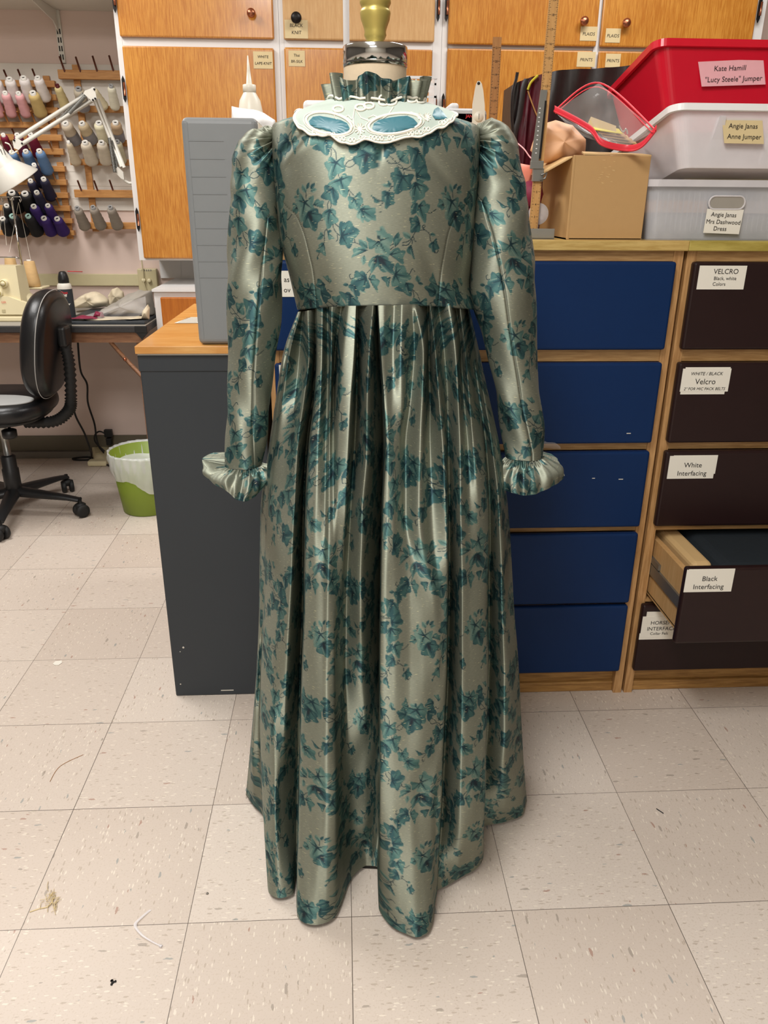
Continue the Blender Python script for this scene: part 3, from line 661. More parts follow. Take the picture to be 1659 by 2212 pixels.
# ------------------------------------------------------------------ sleeves with gathered caps, cuffs with flared ruffles
def sleeve(rows, sgn, Yc0, seamx, u0, capx):
    rows = np.array(rows, float); n = 520; m = 200
    yy = np.linspace(0, 1, n); s0 = (rows[:,0]-rows[0,0])/(rows[-1,0]-rows[0,0])
    r = pchip(s0, rows, yy**1.15)
    Yc = Yc0-.015*yy
    L = atY(r[:,1], r[:,0], Yc); R = atY(r[:,2], r[:,0], Yc)
    c = (L+R)/2; a = np.linalg.norm(R-L, axis=1)/2
    th = np.linspace(math.pi, -math.pi, 2*m+1)[:-1]
    b = a*np.interp(yy, [0,.05,.15,.5,1], [.9,1.05,1.0,.95,.85])
    P = np.zeros((n, 2*m, 3)); P[...,0] = c[:,0:1]+a[:,None]*np.cos(th)[None]; P[...,1] = c[:,1:2]-b[:,None]*np.sin(th)[None]; P[...,2] = c[:,2:3]+(R-L)[:,2:3]/(2*a[:,None]+1e-9)*0
    # shoulder rounding: the cap rises towards the seam
    q = pr(P); dx = np.abs(q[...,0]-capx); dy = q[...,1]
    ang = np.arctan2(dy-(300 if sgn < 0 else 305), dx+14)
    rad = np.hypot(dx+8, dy-(300 if sgn < 0 else 305))
    amp = .0040*np.exp(-(rad/52)**2)*np.clip(rad/16, .25, 1)
    fold = (np.sin(ang*15+.8*np.sin(ang*4))+.4*np.sin(ang*31))*amp
    d2 = .0012*np.sin((dx*.5+dy)*.075+1.2*np.sin(dy*.03))*np.exp(-((dy-360)/85)**2)
    ln = .0016*np.sin(th*4+5*np.sin(yy[:,None]*7))*np.clip(yy[:,None]*3, 0, 1)
    dn = fold+d2+ln
    P[...,0] += dn*np.cos(th)[None]; P[...,1] -= dn*np.sin(th)[None]; P[...,2] += fold*.6
    q = pr(P)
    sx = np.interp(q[...,1], [p[1] for p in seamx], [p[0] for p in seamx]); fr = (np.sin(th) > 0)[None]
    d = np.abs(q[...,0]-sx); ok = fr & (q[...,1] > seamx[0][1])
    mu = 1-np.where(ok, .4*np.exp(-(d/1.1)**2), 0); P[...,1] += np.where(ok, .0015*np.exp(-(d/2.5)**2), 0)
    Uc = (th[None]*-a[:,None]).copy()*1480+u0; Vc = np.repeat(np.concatenate([[0], np.cumsum(np.linalg.norm(np.diff(c, axis=0), axis=1))])[:,None]*1465+250, 2*m, 1)
    # close the cap
    top = P[0].mean(0)+np.array([0,0,.004]); k = np.linspace(0, 1, 8)[:-1][:,None,None]; capg = top*(1-k)+P[0][None]*k
    Pall = np.concatenate([capg, P]); Uall = np.concatenate([np.repeat(Uc[:1], 7, 0), Uc]); Vall = np.concatenate([np.repeat(Vc[:1], 7, 0), Vc]); mall = np.concatenate([np.ones((7,2*m)), mu])
    cloth_obj('sleeve', [(Pall, Uall, Vall, mall, True)], dress)
    return P[-1], c[-1], a[-1], b[-1]
wl = sleeve([(276,556,592),(284,536,595),(300,521,597),(322,510,598),(346,501,598),(380,498,600),(420,497,602),(470,495,605),(520,493,608),(570,491,610),(620,491,609),(694,492,606),(765,495,594),(821,493,588),(893,490,582),(940,488,577),(1004,487,565)],
            -1, .262, [(577,470),(568,560),(560,640),(552,740),(547,830),(545,930),(548,1000)], 500, 592)
wrr = sleeve([(260,1046,1076),(266,1034,1090),(280,1029,1102),(306,1027,1116),(338,1026,1122),(386,1024,1132),(452,1020,1142),(518,1016,1147),(571,1013,1154),(620,1014,1156),(660,1022,1157),(717,1042,1157),(780,1057,1159),(830,1068,1164),(885,1076,1170),(930,1083,1174),(985,1092,1173)],
            1, .262, [(1040,430),(1062,500),(1080,570),(1092,640),(1102,715),(1116,800),(1130,890),(1140,930),(1150,980)], 1260, 1028)
def cuff(w, hemF, hemB, nw, ph, u0):
    Pw, c, a, b = w; n = 300
    th = np.linspace(math.pi, -math.pi, 2*n+1)[:-1]
    top = np.stack([c[0]+a*1.0*np.cos(th), c[1]-b*1.0*np.sin(th), c[2]+0*th], -1)
    hemF = np.array(hemF, float); hemB = np.array(hemB, float)
    sF = np.linspace(0, 1, len(hemF)); tF = (math.pi-th[:n+1])/math.pi; fx = pchip(sF, hemF, tF)
    sB = np.linspace(0, 1, len(hemB)); tB = np.linspace(0, 1, n+1)[1:-1]; bx = pchip(sB, hemB, tB)
    Yf = c[1]-.062*np.sin(th[:n+1]); Yb = c[1]+.05*np.sin(tB*math.pi)
    bot = np.concatenate([atY(fx[:,0], fx[:,1], Yf), atY(bx[:,0], bx[:,1], Yb)])
    R = 60; s = np.linspace(0, 1, R)[:,None,None]
    P = top[None]*(1-s)+bot[None]*s
    out = np.stack([np.cos(th), -np.sin(th), 0*th+.25], -1)
    P += out[None]*(.012*np.sin(s*math.pi)*np.sin(s*2.2)**.5)
    rf = (.0045*np.sin(th*nw+ph)+.003*np.sin(th*nw*2.3+ph*2))[None,:,None]*np.sin(np.clip(s*1.5, 0, 1)*math.pi*.5)*(1-.55*s)
    P += out[None]*rf
    g = (.0022*np.sin(th*34))[None,:,None]*np.exp(-((s-.08)/.12)**2); P += out[None]*g
    Uc = np.repeat((th[None]*-.045)*1480*1.7+u0, R, 0); Vc = np.repeat(s[:,:,0]*.055*1465+820, 2*n, 1)
    mu = np.ones((R, 2*n)); mu[-7:-6] *= .75; mu[:2] *= .7
    cloth_obj('cuff_ruffle', [(P, Uc, Vc, mu, True)], dress)
cuff(wl, [(437,993),(440,1018),(450,1036),(468,1050),(488,1058),(500,1070),(514,1081),(530,1083),(548,1074),(562,1064),(574,1040),(580,1012)],
     [(437,993),(446,984),(462,979),(485,982),(530,990),(560,998),(575,1002),(580,1012)], 7, .6, 420)
cuff(wrr, [(1068,1026),(1071,1042),(1088,1058),(1110,1066),(1134,1070),(1156,1068),(1178,1058),(1200,1046),(1216,1037),(1217,1028)],
     [(1217,1028),(1212,1006),(1202,990),(1188,980),(1165,978),(1120,986),(1085,990),(1072,1004),(1068,1026)][::-1], 7, 2.0, 1200)

# ------------------------------------------------------------------ standing neck ruffle
n = 700; th = np.linspace(math.pi, -math.pi, n+1)[:-1]; R = 70; s = np.linspace(0, 1, R)[:,None]
zt = 1.419+.005*np.sin(th*3+1)+.004*np.sin(th*8+.5)
zt = zt+.004*np.exp(-((th-1.35)/.35)**2)-.006*np.exp(-((th-2.2)/.2)**2)
zb = 1.372
kk = np.sin(th*15+.9*np.sin(th*5))
rr = .066+(.010*s**.7)+(.0075*kk[None]+.003*np.sin(th*33)[None])*(.35+.65*s)*np.clip(s*5, .3, 1)
PN = np.stack([.052+rr*1.0*np.cos(th)[None], .268-rr*.95*np.sin(th)[None], zb+(zt[None]-zb)*s], -1)
cloth_obj('neck_ruffle', [(PN, np.repeat(th[None]*-.075*1480*1.25+700, R, 0), np.repeat((1-s)*.06*1465+330, n, 1), None, True)], dress)

# ------------------------------------------------------------------ lace collar with satin ribbon
PHC = np.linspace(1.22*math.pi, -.22*math.pi, 640); TC = np.linspace(6.2, 2.6, 500)
CG = body(PHC, TC[::-1])[::-1]
darc = np.concatenate([np.zeros((1,640)), np.cumsum(np.linalg.norm(np.diff(CG, axis=0), axis=2), axis=0)], 0)
gy, gx = np.gradient(CG, axis=0), np.gradient(CG, axis=1); NR = np.cross(gx, gy); NR /= np.linalg.norm(NR, axis=2)[...,None]+1e-12
if NR[400,320,1] > 0: NR = -NR
PXC = pr(CG)
def on_body(x, y, lift):
    d = np.hypot(PXC[...,0]-x, PXC[...,1]-y); d = d+np.where(NR[...,1] > .3, 50, 0); i = np.unravel_index(np.argmin(d), d.shape); return CG[i]+NR[i]*lift, NR[i]
edge_px = np.array([(640,285),(655,279),(668,292),(700,296),(712,294),(722,299),(735,310),(762,315),(785,306),(795,302),(806,309),(835,312),(858,306),(868,299),(880,299),(905,298),(925,291),(938,281),(955,279),(972,268),(985,258)], float)
ed = np.zeros(640)
for j in range(640):
    ex = PXC[:,j,0]; ey = PXC[:,j,1]; tgt = np.interp(ex, edge_px[:,0], edge_px[:,1])
    ok = np.where((ey >= tgt) & (darc[:,j] > .03))[0]
    ed[j] = darc[ok[0], j] if len(ok) else .06
side = np.abs(np.linspace(-1, 1, 640)); ed = np.minimum(ed, np.interp(side, [0,.25,.42,1], [.14,.11,.066,.056])); ed = np.clip(ed, .035, .14)
kx = np.ones(9)/9; ed = np.convolve(np.pad(ed, 4, mode='edge'), kx, 'valid'); ed += .0012*np.abs(np.sin(np.linspace(0, 110, 640)))
RC = 60; LC = np.zeros((RC, 640, 3))
for j in range(640):
    dd = np.linspace(.012, ed[j], RC); ii = np.interp(dd, darc[:,j], np.arange(500)); i0 = np.clip(ii.astype(int), 0, 498); f = (ii-i0)[:,None]
    LC[:,j] = CG[i0,j]*(1-f)+CG[i0+1,j]*f+(NR[i0,j])*(.0065+.0015*np.sin(np.linspace(0,5,RC)*1.0+j*.05))[:,None]
from mathutils.bvhtree import BVHTree
_q = MB(); _q.grid(LC); LBV = BVHTree.FromPolygons([Vector(v) for v in _q.v], _q.f)
def on_lace(x, y, lift):
    h = LBV.ray_cast(Vector(CP), Vector(ray(x, y)))
    if h[0] is None: return on_body(x, y, .0085)
    n_ = np.array(h[1]); n_ = n_ if n_ @ (CP-np.array(h[0])) > 0 else -n_
    return np.array(h[0])+n_*lift, n_
mb = MB(); mb.grid(LC); lace = mb.build('lace_collar', MT['lacenet'], dress, 'pale mint lace collar with scalloped ivory edge')
mb = MB()
mb.tube([LC[-1,j] for j in range(0, 640, 2)], .0016, 6); mb.tube([LC[-4,j] for j in range(0, 640, 3)], .0008, 5)
mb.tube([LC[0,j]+np.array([0,-.002,.001+.003*abs(math.sin(j*.045))]) for j in range(0, 640, 3)], .0018, 6)
def emb(pts, r=.0009, lift=.0085): mb.tube([on_lace(x, y, .0006)[0] for x, y in pts], r, 5)
for cx_, cy_ in ((683,286),(740,300),(762,303),(784,298),(718,291),(822,299),(846,298),(806,298),(888,288),(906,286),(922,280),(956,266),(968,262)):
    for dx in (-5, 3): emb([(cx_+dx+3.2*math.cos(a_), cy_+4.6*math.sin(a_)) for a_ in np.linspace(0, 6.28, 9)])
for cx_, cy_ in ((731,236),(779,233),(797,229),(829,222),(845,222),(890,216),(909,217)):
    emb([(cx_+11*math.cos(a_), cy_+6.5*math.sin(a_)) for a_ in np.linspace(0, 6.28, 12)], .0019)
for p in ([(766,236),(763,255),(765,275)],[(770,240),(780,255),(797,262)],[(850,232),(838,250),(825,258)],[(795,256),(806,250),(820,256)],[(722,250),(728,262),(736,268)],[(745,255),(752,250),(760,258)],[(905,245),(915,255),(925,262)],[(878,248),(888,243),(900,250),(905,258)]): emb(p, .001)
for a_ in np.linspace(0, math.pi, 6)[:-1]:
    emb([(777-12*math.cos(a_), 279-12*math.sin(a_)), (777+12*math.cos(a_), 279+12*math.sin(a_))], .0011)
    emb([(922-9*math.cos(a_), 253-8*math.sin(a_)), (922+9*math.cos(a_), 253+8*math.sin(a_))], .001)
for cx_, cy_, ax_, ay_, an in ((711,268,50,23,.20),(853,268,57,21,-.13)):
    for sc in (1.0, 1.12): emb([(cx_+sc*(ax_*math.cos(q)*math.cos(an)-ay_*math.sin(q)*math.sin(an)), cy_+sc*(ax_*math.cos(q)*math.sin(an)+ay_*math.sin(q)*math.cos(an))) for q in np.linspace(0, 6.283, 34)], .0021 if sc == 1 else .0008)
mb.build('embroidery', MT['lacethread'], lace, 'raised ivory embroidery')
for poly in ([(667,262),(676,252),(690,250),(712,254),(736,259),(750,266),(755,276),(752,284),(738,290),(722,287),(700,280),(680,275),(670,270)],
             [(804,277),(808,266),(818,259),(840,254),(862,251),(880,250),(893,256),(902,266),(896,275),(880,279),(858,284),(838,288),(818,288),(808,283)],
             [(934,248),(938,236),(946,231),(954,238),(963,249),(966,255),(952,258),(940,257)]):
    c = np.mean(poly, 0); Rg = []; smp = []
    for s_ in (0, .35, .7, 1.0):
        for q_ in poly:
            e_ = c+(np.array(q_)-c)*s_; p_, n_ = on_lace(e_[0], e_[1], .0); smp.append((e_[0]-c[0], e_[1]-c[1], p_[1]))
    smp = np.array(smp); smp = smp[np.abs(smp[:,2]-np.median(smp[:,2])) < .05]
    A_ = np.stack([np.ones(len(smp)), smp[:,0], smp[:,1], smp[:,0]**2*.01, smp[:,1]**2*.01], 1); cf = np.linalg.lstsq(A_, smp[:,2], rcond=None)[0]
    lf = np.max(A_ @ cf-smp[:,2])+.0008
    for s_ in np.linspace(0, 1, 14):
        row = []
        for k_ in range(5*len(poly)):
            i_ = k_//5; f_ = (k_ % 5)/5; e_ = np.array(poly[i_])*(1-f_)+np.array(poly[(i_+1) % len(poly)])*f_; q_ = (e_-c)*s_
            Y_ = cf @ np.array([1, q_[0], q_[1], q_[0]**2*.01, q_[1]**2*.01])-lf-.0015*(1-s_**4)+.0010*math.sin(q_[0]*.16+1)*s_**3*math.cos(k_*1.3)
            row.append(at(c[0]+q_[0], c[1]+q_[1], Y=Y_))
        Rg.append(row)
    mb = MB(); mb.grid(Rg, cu=True); mb.build('ribbon', MT['ribbon'], dress, 'teal satin ribbon threaded through the collar')

# ------------------------------------------------------------------ dress form under the dress
df = thing('dress_form', 'linen dress form with steel neck band and gold finial, wearing the dress', 'dress form', (.06,.27,0))
mb = MB(); tt = np.linspace(.2, 5.9, 40); Q = body(np.linspace(math.pi, -math.pi, 65)[:-1], tt); ctr = Q.mean(1, keepdims=True); Q = ctr+(Q-ctr)*np.array([.9,.86,1]); Q[...,2] -= .006
NK = []
for z in np.linspace(1.375, 1.452, 10): NK.append([( .0515+.0475*math.cos(a_), .27-.0475*math.sin(a_), z) for a_ in np.linspace(math.pi, -math.pi, 65)[:-1]])
mb.grid(np.concatenate([Q, np.array(NK)]), cu=True); mb.build('torso', MT['linen'], df, 'cream linen neck and torso')
mb = MB(); mb.lathe([(.0485,1.4395),(.0485,1.4655),(.0475,1.4668),(.0,1.4670)], (.0515,.27,0), n=64); mb.lathe([(.0487,1.4425),(.0489,1.4435),(.0487,1.4445)], (.0515,.27,0), n=64, close=False); mb.build('neck_band', MT['steel'], df, 'polished steel neck band')
mb = MB(); mb.lathe([(.0,1.466),(.0135,1.466),(.0140,1.4705),(.0125,1.474),(.0150,1.478),(.0168,1.482),(.0160,1.4862),(.0175,1.492),(.0215,1.502),(.0228,1.510),(.0222,1.5135),(.0198,1.516),(.0212,1.519),(.0232,1.523),(.0226,1.528),(.019,1.532),(.015,1.536),(.017,1.541),(.0205,1.547),(.021,1.556),(.016,1.566),(.007,1.573),(0,1.575)], (.0515,.27,0), n=40, close=False); mb.build('finial', MT['gold'], df, 'turned gold finial')
mb = MB(); mb.tube([(.06,.27,.03),(.06,.27,1.10)], .014, 12); mb.build('pole', MT['blackmetal'], df)
mb = MB(); mb.lathe([(.16,0),(.16,.012),(.03,.03),(.02,.05)], (.06,.27,0), n=32); mb.build('base', MT['blackmetal'], df)
def P3(x, y, Y): return tuple(at(x, y, Y=Y))
# ------------------------------------------------------------------ wall cabinets (front plane Y = 2.52)
YC = 2.52
def hinge(x, z, root, m='copper'):
    mb = MB(); mb.smooth = False
    mb.box(x-.006, x+.006, YC-.024, YC-.018, z-.034, z+.034)
    mb.prism([(x-.006,YC-.024,z+.034),(x+.006,YC-.024,z+.034),(x,YC-.024,z+.048)], (0,.006,0)); mb.prism([(x-.006,YC-.024,z-.034),(x,YC-.024,z-.048),(x+.006,YC-.024,z-.034)], (0,.006,0))
    mb.m = 1; mb.tube([(x+.003,YC-.027,z-.024),(x+.003,YC-.027,z+.024)], .0045, 8)
    return mb.build('hinge', [MT['blackmetal'], MT[m]], root)
def knob(x, z, door, m='copper', r=.017):
    mb = MB(); mb.lathe([(.006,0),(.006,.012),(r*.7,.016),(r,.024),(r*.93,.031),(r*.5,.036),(0,.037)], (x,YC-.018,z), (0,-1,0), n=20, close=False)
    return mb.build('knob', MT[m], door)
def note(x0, x1, z0, z1, Y, lines, parent, size=.014, paper='tape', shear=.1, name='label'):
    mb = MB(); mb.box(x0, x1, Y-.001, Y, z0, z1); mb.m = 1
    h = (z1-z0)/(len(lines)+.6)
    for i, t in enumerate(lines): mb.text(t, ((x0+x1)/2, Y-.001, z1-(i+1)*h), size, align='CENTER', shear=shear)
    return mb.build(name, [MT[paper], MT['ink']], parent)
def cabinet(x0, x1, z0, z1, label, doors, rails, stiles, mframe='white'):
    t = thing('wall_cabinet', label, 'cabinet', ((x0+x1)/2, 2.69, z0))
    mb = MB(); mb.box(x0, x1, YC+.002, 2.868, z0, z1)      # carcass
    for a, b in stiles: mb.box(a, b, YC-.004, YC+.002, z0, z1)
    for a, b in rails: mb.box(x0, x1, YC-.003, YC+.002, a, b)
    mb.build('frame', MT[mframe], t)
    out = []
    for (a, b, c, d, m) in doors:
        mb = MB(); mb.box(a, b, YC-.020, YC-.0042, c, d, .006); out.append(mb.build('door', MT[m], t))
    return t, out
ZB, ZS, ZT = 1.0, 1.822, 2.62
tl, dl = cabinet(-.880, -.2405, ZB, ZT, 'white framed wall cabinet with orange varnished doors, beside the thread racks', [(-.862,-.259,1.838,2.58,'orange'),(-.858,-.262,1.008,1.808,'orange')], [(ZB,1.012),(1.806,1.842)], [(-.880,-.858),(-.264,-.2405)])
hinge(-.869, 1.965, tl); hinge(-.866, 1.655, tl); hinge(-.866, 1.165, tl)
knob(*[at(545,33,Y=YC)[i] for i in (0,2)], dl[0]); note(-.345,-.268,1.735,1.795,YC-.0205,['WHITE','LAPE-KNIT'],dl[1],.014)
tm, dm = cabinet(-.2395, .4095, ZB, ZT, 'white framed wall cabinet with pale upper door, behind the neck of the dress form', [(-.222,.378,1.838,2.58,'paleply'),(-.222,.372,1.008,1.812,'orange')], [(ZB,1.012),(1.812,1.842)], [(-.2395,-.222),(.374,.4095)])
hinge(.390, 1.955, tm); hinge(.388, 1.61, tm)
k_ = at(641,43,Y=YC); knob(k_[0], k_[2], dm[0], 'blackmetal', .021)
note(-.216,-.125,1.842,1.905,YC-.0205,['BLACK','KNIT'],dm[0],.017); note(-.205,-.140,1.745,1.800,YC-.0205,['Thai','BR-SILK'],dm[1],.014)
trr, dr = cabinet(.4105, 1.722, ZB, ZT, 'wide white framed wall cabinet with four orange doors, at the right above the storage tubs', [(.432,1.036,1.832,2.58,'orange'),(1.050,1.680,1.832,2.58,'orange'),(.432,1.026,1.008,1.818,'orange'),(1.050,1.655,1.008,1.818,'orange')], [(ZB,1.012)], [(.4105,.432),(1.030,1.048),(1.682,1.722)])
hinge(.423, 1.955, trr); hinge(.421, 1.61, trr); k_ = at(1621,22,Y=YC); hinge(1.688, k_[2], trr)
k_ = at(1256,50,Y=YC); knob(k_[0], k_[2], dr[0]); k_ = at(1346,54,Y=YC); knob(k_[0], k_[2], dr[1])
for (xa, ya, xb, yb, tx, d) in ((1249,60,1288,90,'PLAIDS',0),(1303,64,1338,94,'PLAIDS',1),(1242,114,1284,146,'PRINTS',2),(1303,118,1338,147,'PRINTS',3)):
    p, q = at(xa, yb, Y=YC), at(xb, ya, Y=YC); note(p[0], q[0], p[2], q[2], YC-.0205, [tx], dr[d], .016)
# lower cabinet at the left
tlow = thing('base_cabinet', 'low white framed cabinet with amber door, behind the plywood-topped unit', 'cabinet', (-.4, 2.6, 0))
mb = MB(); mb.box(-.800, .40, 2.372, 2.868, .09, .884); mb.box(-.79, .39, 2.43, 2.86, 0, .09); mb.build('frame', MT['white'], tlow)
mb = MB(); mb.box(-.772, -.16, 2.353, 2.371, .16, .862, .005); dlo = mb.build('door', MT['doorlow'], tlow)
mb = MB(); mb.box(-.788, -.778, 2.352, 2.3715, .62, .70); mb.m = 1; mb.tube([(-.781,2.35,.632),(-.781,2.35,.688)], .004); mb.build('hinge', [MT['blackmetal'], MT['copper']], tlow)
mb = MB(); mb.box(-.805, .41, 2.360, 2.868, .884, .894); mb.build('countertop', MT['white'], tlow)
mb = MB(); mb.box(-.872, .40, 2.858, 2.869, .894, 1.0); mb.box(-.775,-.772,2.856,2.86,.894,1.0); mb.build('splashback', MT['white'], tlow)

# white standing pipe
mb = MB(); mb.lathe([(.0085,1.18),(.0085,2.80)], (at(748,60,Y=1.34)[0],1.34,0), n=16); mb.m = 0; mb.lathe([(.02,1.178),(.02,1.184)], (at(748,60,Y=1.34)[0],1.34,0), n=16)
single(mb, 'pipe', MT['whiteplast'], 'thin vertical white pipe rising to the ceiling behind the dress form', 'pipe')

# ------------------------------------------------------------------ charcoal unit with plywood top
tg = thing('storage_unit', 'charcoal metal-edged storage unit with plywood top, left of the dress', 'cabinet', (-.31, 1.09, 0))
mb = MB(); mb.box(-.467, -.185, .720, 1.46, 0, .918, .004); mb.build('body', MT['darkgrey'], tg)
mb = MB(); mb.box(-.4685, -.184, .7175, 1.461, .885, .9225, .002); mb.build('rim', MT['darkgrey'], tg, 'charcoal rim under the top')
mb = MB(); mb.box(-.467, -.184, .716, 1.46, .9225, .9265); mb.build('edge_strip', MT['alu'], tg, 'bare metal edge strip')
mb = MB(); mb.box(-.470, -.182, .707, 1.47, .927, .9445, .0015); mb.build('top', MT['plytop'], tg, 'plywood top')
for px_, py_, r in ((396,1399,.003),(389,1408,.0015),(390,1478,.002)):
    p = at(px_, py_, Y=.7195); mb = MB(); mb.lathe([(r,0),(r*.8,.0006)], (p[0],.7199,p[2]), (0,-1,0), n=10); mb.build('paint_chip', MT['shelfwhite'], tg, 'small chipped spot showing white')
p = at(495, 1491, Y=.7195); mb = MB(); mb.box(p[0]-.022, p[0]+.012, .7190, .7199, p[2]-.001, p[2]+.0012); mb.build('scrape', MT['shelfwhite'], tg, 'pale scrape near the bottom')
p = at(412, 692, Z=.9455); mb = MB(); mb.add([(p[0]-.035,p[1]-.05,.9457),(p[0]+.03,p[1]-.05,.9457),(p[0]+.03,p[1]+.06,.9457),(p[0]-.01,p[1]+.06,.9457)], [[0,1,2,3]])
mb.m = 1
for i in range(7): mb.box(p[0]-.026+i*.001, p[0]+.024, p[1]-.042+i*.014, p[1]-.038+i*.014, .9458, .9460)
single(mb, 'printed_card', [MT['paper'], MT['inkfaint']], 'small printed paper card lying on the plywood top beside the grey case', 'paper')

# grey upright case
c0 = at(430, 745, Z=.945); Yk = c0[1]
tk = thing('plastic_case', 'tall grey moulded plastic case standing upright on the plywood top', 'case', (-.25, Yk+.05, .945))
pa, pb_ = at(388, 252, Y=Yk), at(555, 250, Y=Yk); kx0, kx1 = (pa[0]+c0[0])/2, pb_[0]; kz1 = pa[2]
mb = MB(); mb.box(kx0, kx1, Yk, Yk+.14, .9452, kz1, .012, seg=4); mb.build('shell', MT['grey'], tk)
mb = MB(); mb.box(kx0+.012, kx0+.0135, Yk-.0010, Yk+.0005, .96, kz1-.01)
for k in range(9): mb.box(kx0+.012, kx0+.085, Yk-.0008, Yk+.0005, kz1-.045-k*.034, kz1-.0438-k*.034)
mb.build('moulded_rib', MT['grey'], tk)
mb = MB(); mb.box(kx1-.001, kx1+.0008, Yk+.012, Yk+.135, kz1-.055, kz1-.008); mb.m = 1
for k in range(5): mb.box(kx1+.0008, kx1+.0012, Yk+.02+k*.022, Yk+.03+k*.022, kz1-.05, kz1-.02-.004*(k % 2))
mb.build('sticker', [MT['paper'], MT['inkfaint']], tk, 'white printed sticker')
mb = MB(); mb.box(kx0+.05, kx1-.03, Yk+.13, Yk+.142, kz1-.02, kz1+.004, .002); mb.build('latch', MT['grey'], tk)

# white plastic bag with glue bottle, behind the case
def lump(name, pts_xz, Yf, depth, m, label, cat, rough=.006, seed=1, group=None, nu=60, nv=26, top=None):
    """closed crumpled bag: outline (x,z) swept in depth, bulging, with creases"""
    rng = np.random.RandomState(seed); o = np.array(pts_xz, float); c = o.mean(0)
    q = []
    for i in range(len(o)):
        a, b = o[i], o[(i+1) % len(o)]
        for u in np.linspace(0, 1, 8)[:-1]: q.append(a*(1-u)+b*u)
    q = np.array(q); n = len(q); G = []; ph = rng.rand(8)*6; k1 = rng.uniform(45, 110, 8)*rng.choice([-1, 1], 8); k2 = rng.uniform(45, 110, 8)
    for k in range(nv+1):
        s = -1+2*k/nv; f = max(0, 1-abs(s)**2.4)**.5; row = []
        for j in range(n):
            v = c+(q[j]-c)*f; x_, z_ = v
            w = sum(math.sin(k1[m_]*x_+k2[m_]*z_+ph[m_]+2.2*math.sin(k2[m_]*.5*x_-k1[m_]*.3*z_)) for m_ in range(5))*rough*.55
            row.append((x_, Yf+depth*.5+depth*.5*s+w*(1 if s < 0 else .3), z_+.25*w*f))
        G.append(row)
    mb = MB(); mb.grid(G, cu=True); mb.add(G[0], [list(range(n))], smooth=True); mb.add(G[-1], [list(range(n))[::-1]], smooth=True)
    return mb
Yb = 1.02
def xz(x, y, Y): p = at(x, y, Y=Y); return (p[0], p[2])
pts = [xz(497,226,Yb), xz(520,231,Yb), xz(545,234,Yb), xz(568,241,Yb), xz(592,256,Yb), xz(596,290,Yb), (-.178,1.19), (-.182,.947), (-.27,.947), (-.275,1.2), xz(497,255,Yb)]
mb = lump('b', pts, Yb-.02, .11, None, '', '', .003, 4)
single(mb, 'plastic_bag', MT['whiteplast'], 'white plastic bag standing behind the grey case', 'bag')
bx, bz = xz(541, 236, Yb+.14); gb = thing('glue_bottle', 'milky squeeze bottle with long pointed nozzle behind the white plastic bag', 'bottle', (bx, Yb+.14, .945))
zc, ztip, zs = xz(540,184,Yb+.14)[1], xz(537,120,Yb+.14)[1], xz(541,198,Yb+.14)[1]
mb = MB(); mb.lathe([(.03,.9452),(.032,.96),(.032,zs-.05),(.026,zs-.02),(.0165,zs-.004),(.0145,zs)], (bx,Yb+.14,0), n=28); mb.build('bottle', MT['nylon'], gb)
mb = MB(); mb.lathe([(.0165,zs-.002),(.0165,zc),(.015,zc+.001),(.0075,zc+.002),(.0042,(zc+ztip)/2),(.0012,ztip)], (bx,Yb+.14,0), n=24); mb.build('nozzle_cap', MT['nylon'], gb)

# ------------------------------------------------------------------ drawer units
ZD = [(.9405,1.132),(.7195,.9115),(.503,.699),(.289,.4855),(.0805,.281)]
def drawer_unit(x0, x1, label, mdr, mtop, yf, gap_l, gap_r, openk=None):
    t = thing('drawer_unit', label, 'drawer unit', ((x0+x1)/2, yf+.3, 0))
    for xa in (x0, x1-.022): mb = MB(); mb.box(xa, xa+.022, yf+.008, yf+.585, .0, 1.154); mb.build('side_panel', MT['drawerframev'], t)
    mb = MB()
    for z0, z1 in ((1.132,1.154),(.9115,.9405),(.699,.7195),(.4855,.503),(.281,.289)): mb.box(x0+.022, x1-.022, yf+.010, yf+.05, z0, z1)
    mb.box(x0+.022, x1-.022, yf+.57, yf+.585, .02, 1.154)
    mb.build('rail', MT['drawerframe'], t)
    mb = MB(); mb.box(x0+.022, x1-.022, yf+.028, yf+.05, .0, .0805); mb.box(x0+.022, x1-.022, yf+.018, yf+.03, .0, .03, .003); mb.build('kick_board', MT['oldoak'], t)
    mb = MB(); mb.box(x0-.004, x1+.004, yf-.006, yf+.60, 1.154, 1.175, .002); mb.build('top', MT[mtop], t)
    ds = []
    for k, (z0, z1) in enumerate(ZD):
        dy = -.2 if k == openk else 0.0
        mb = MB(); mb.box(x0+gap_l, x1-gap_r, yf-.012+dy, yf+.0075+dy, z0, z1, .006, seg=3)
        d = mb.build('drawer', MT[mdr], t); ds.append(d)
    return t, ds
tb, db = drawer_unit(-.168, .7485, 'oak framed drawer unit with five navy blue drawers, behind the dress', 'blue', 'topedge', .679, .012, .020)
tr, dd = drawer_unit(.7565, 1.66, 'oak framed drawer unit with five dark brown labelled drawers, at the right edge', 'brown', 'topgreen', .679, .010, .018, 3)
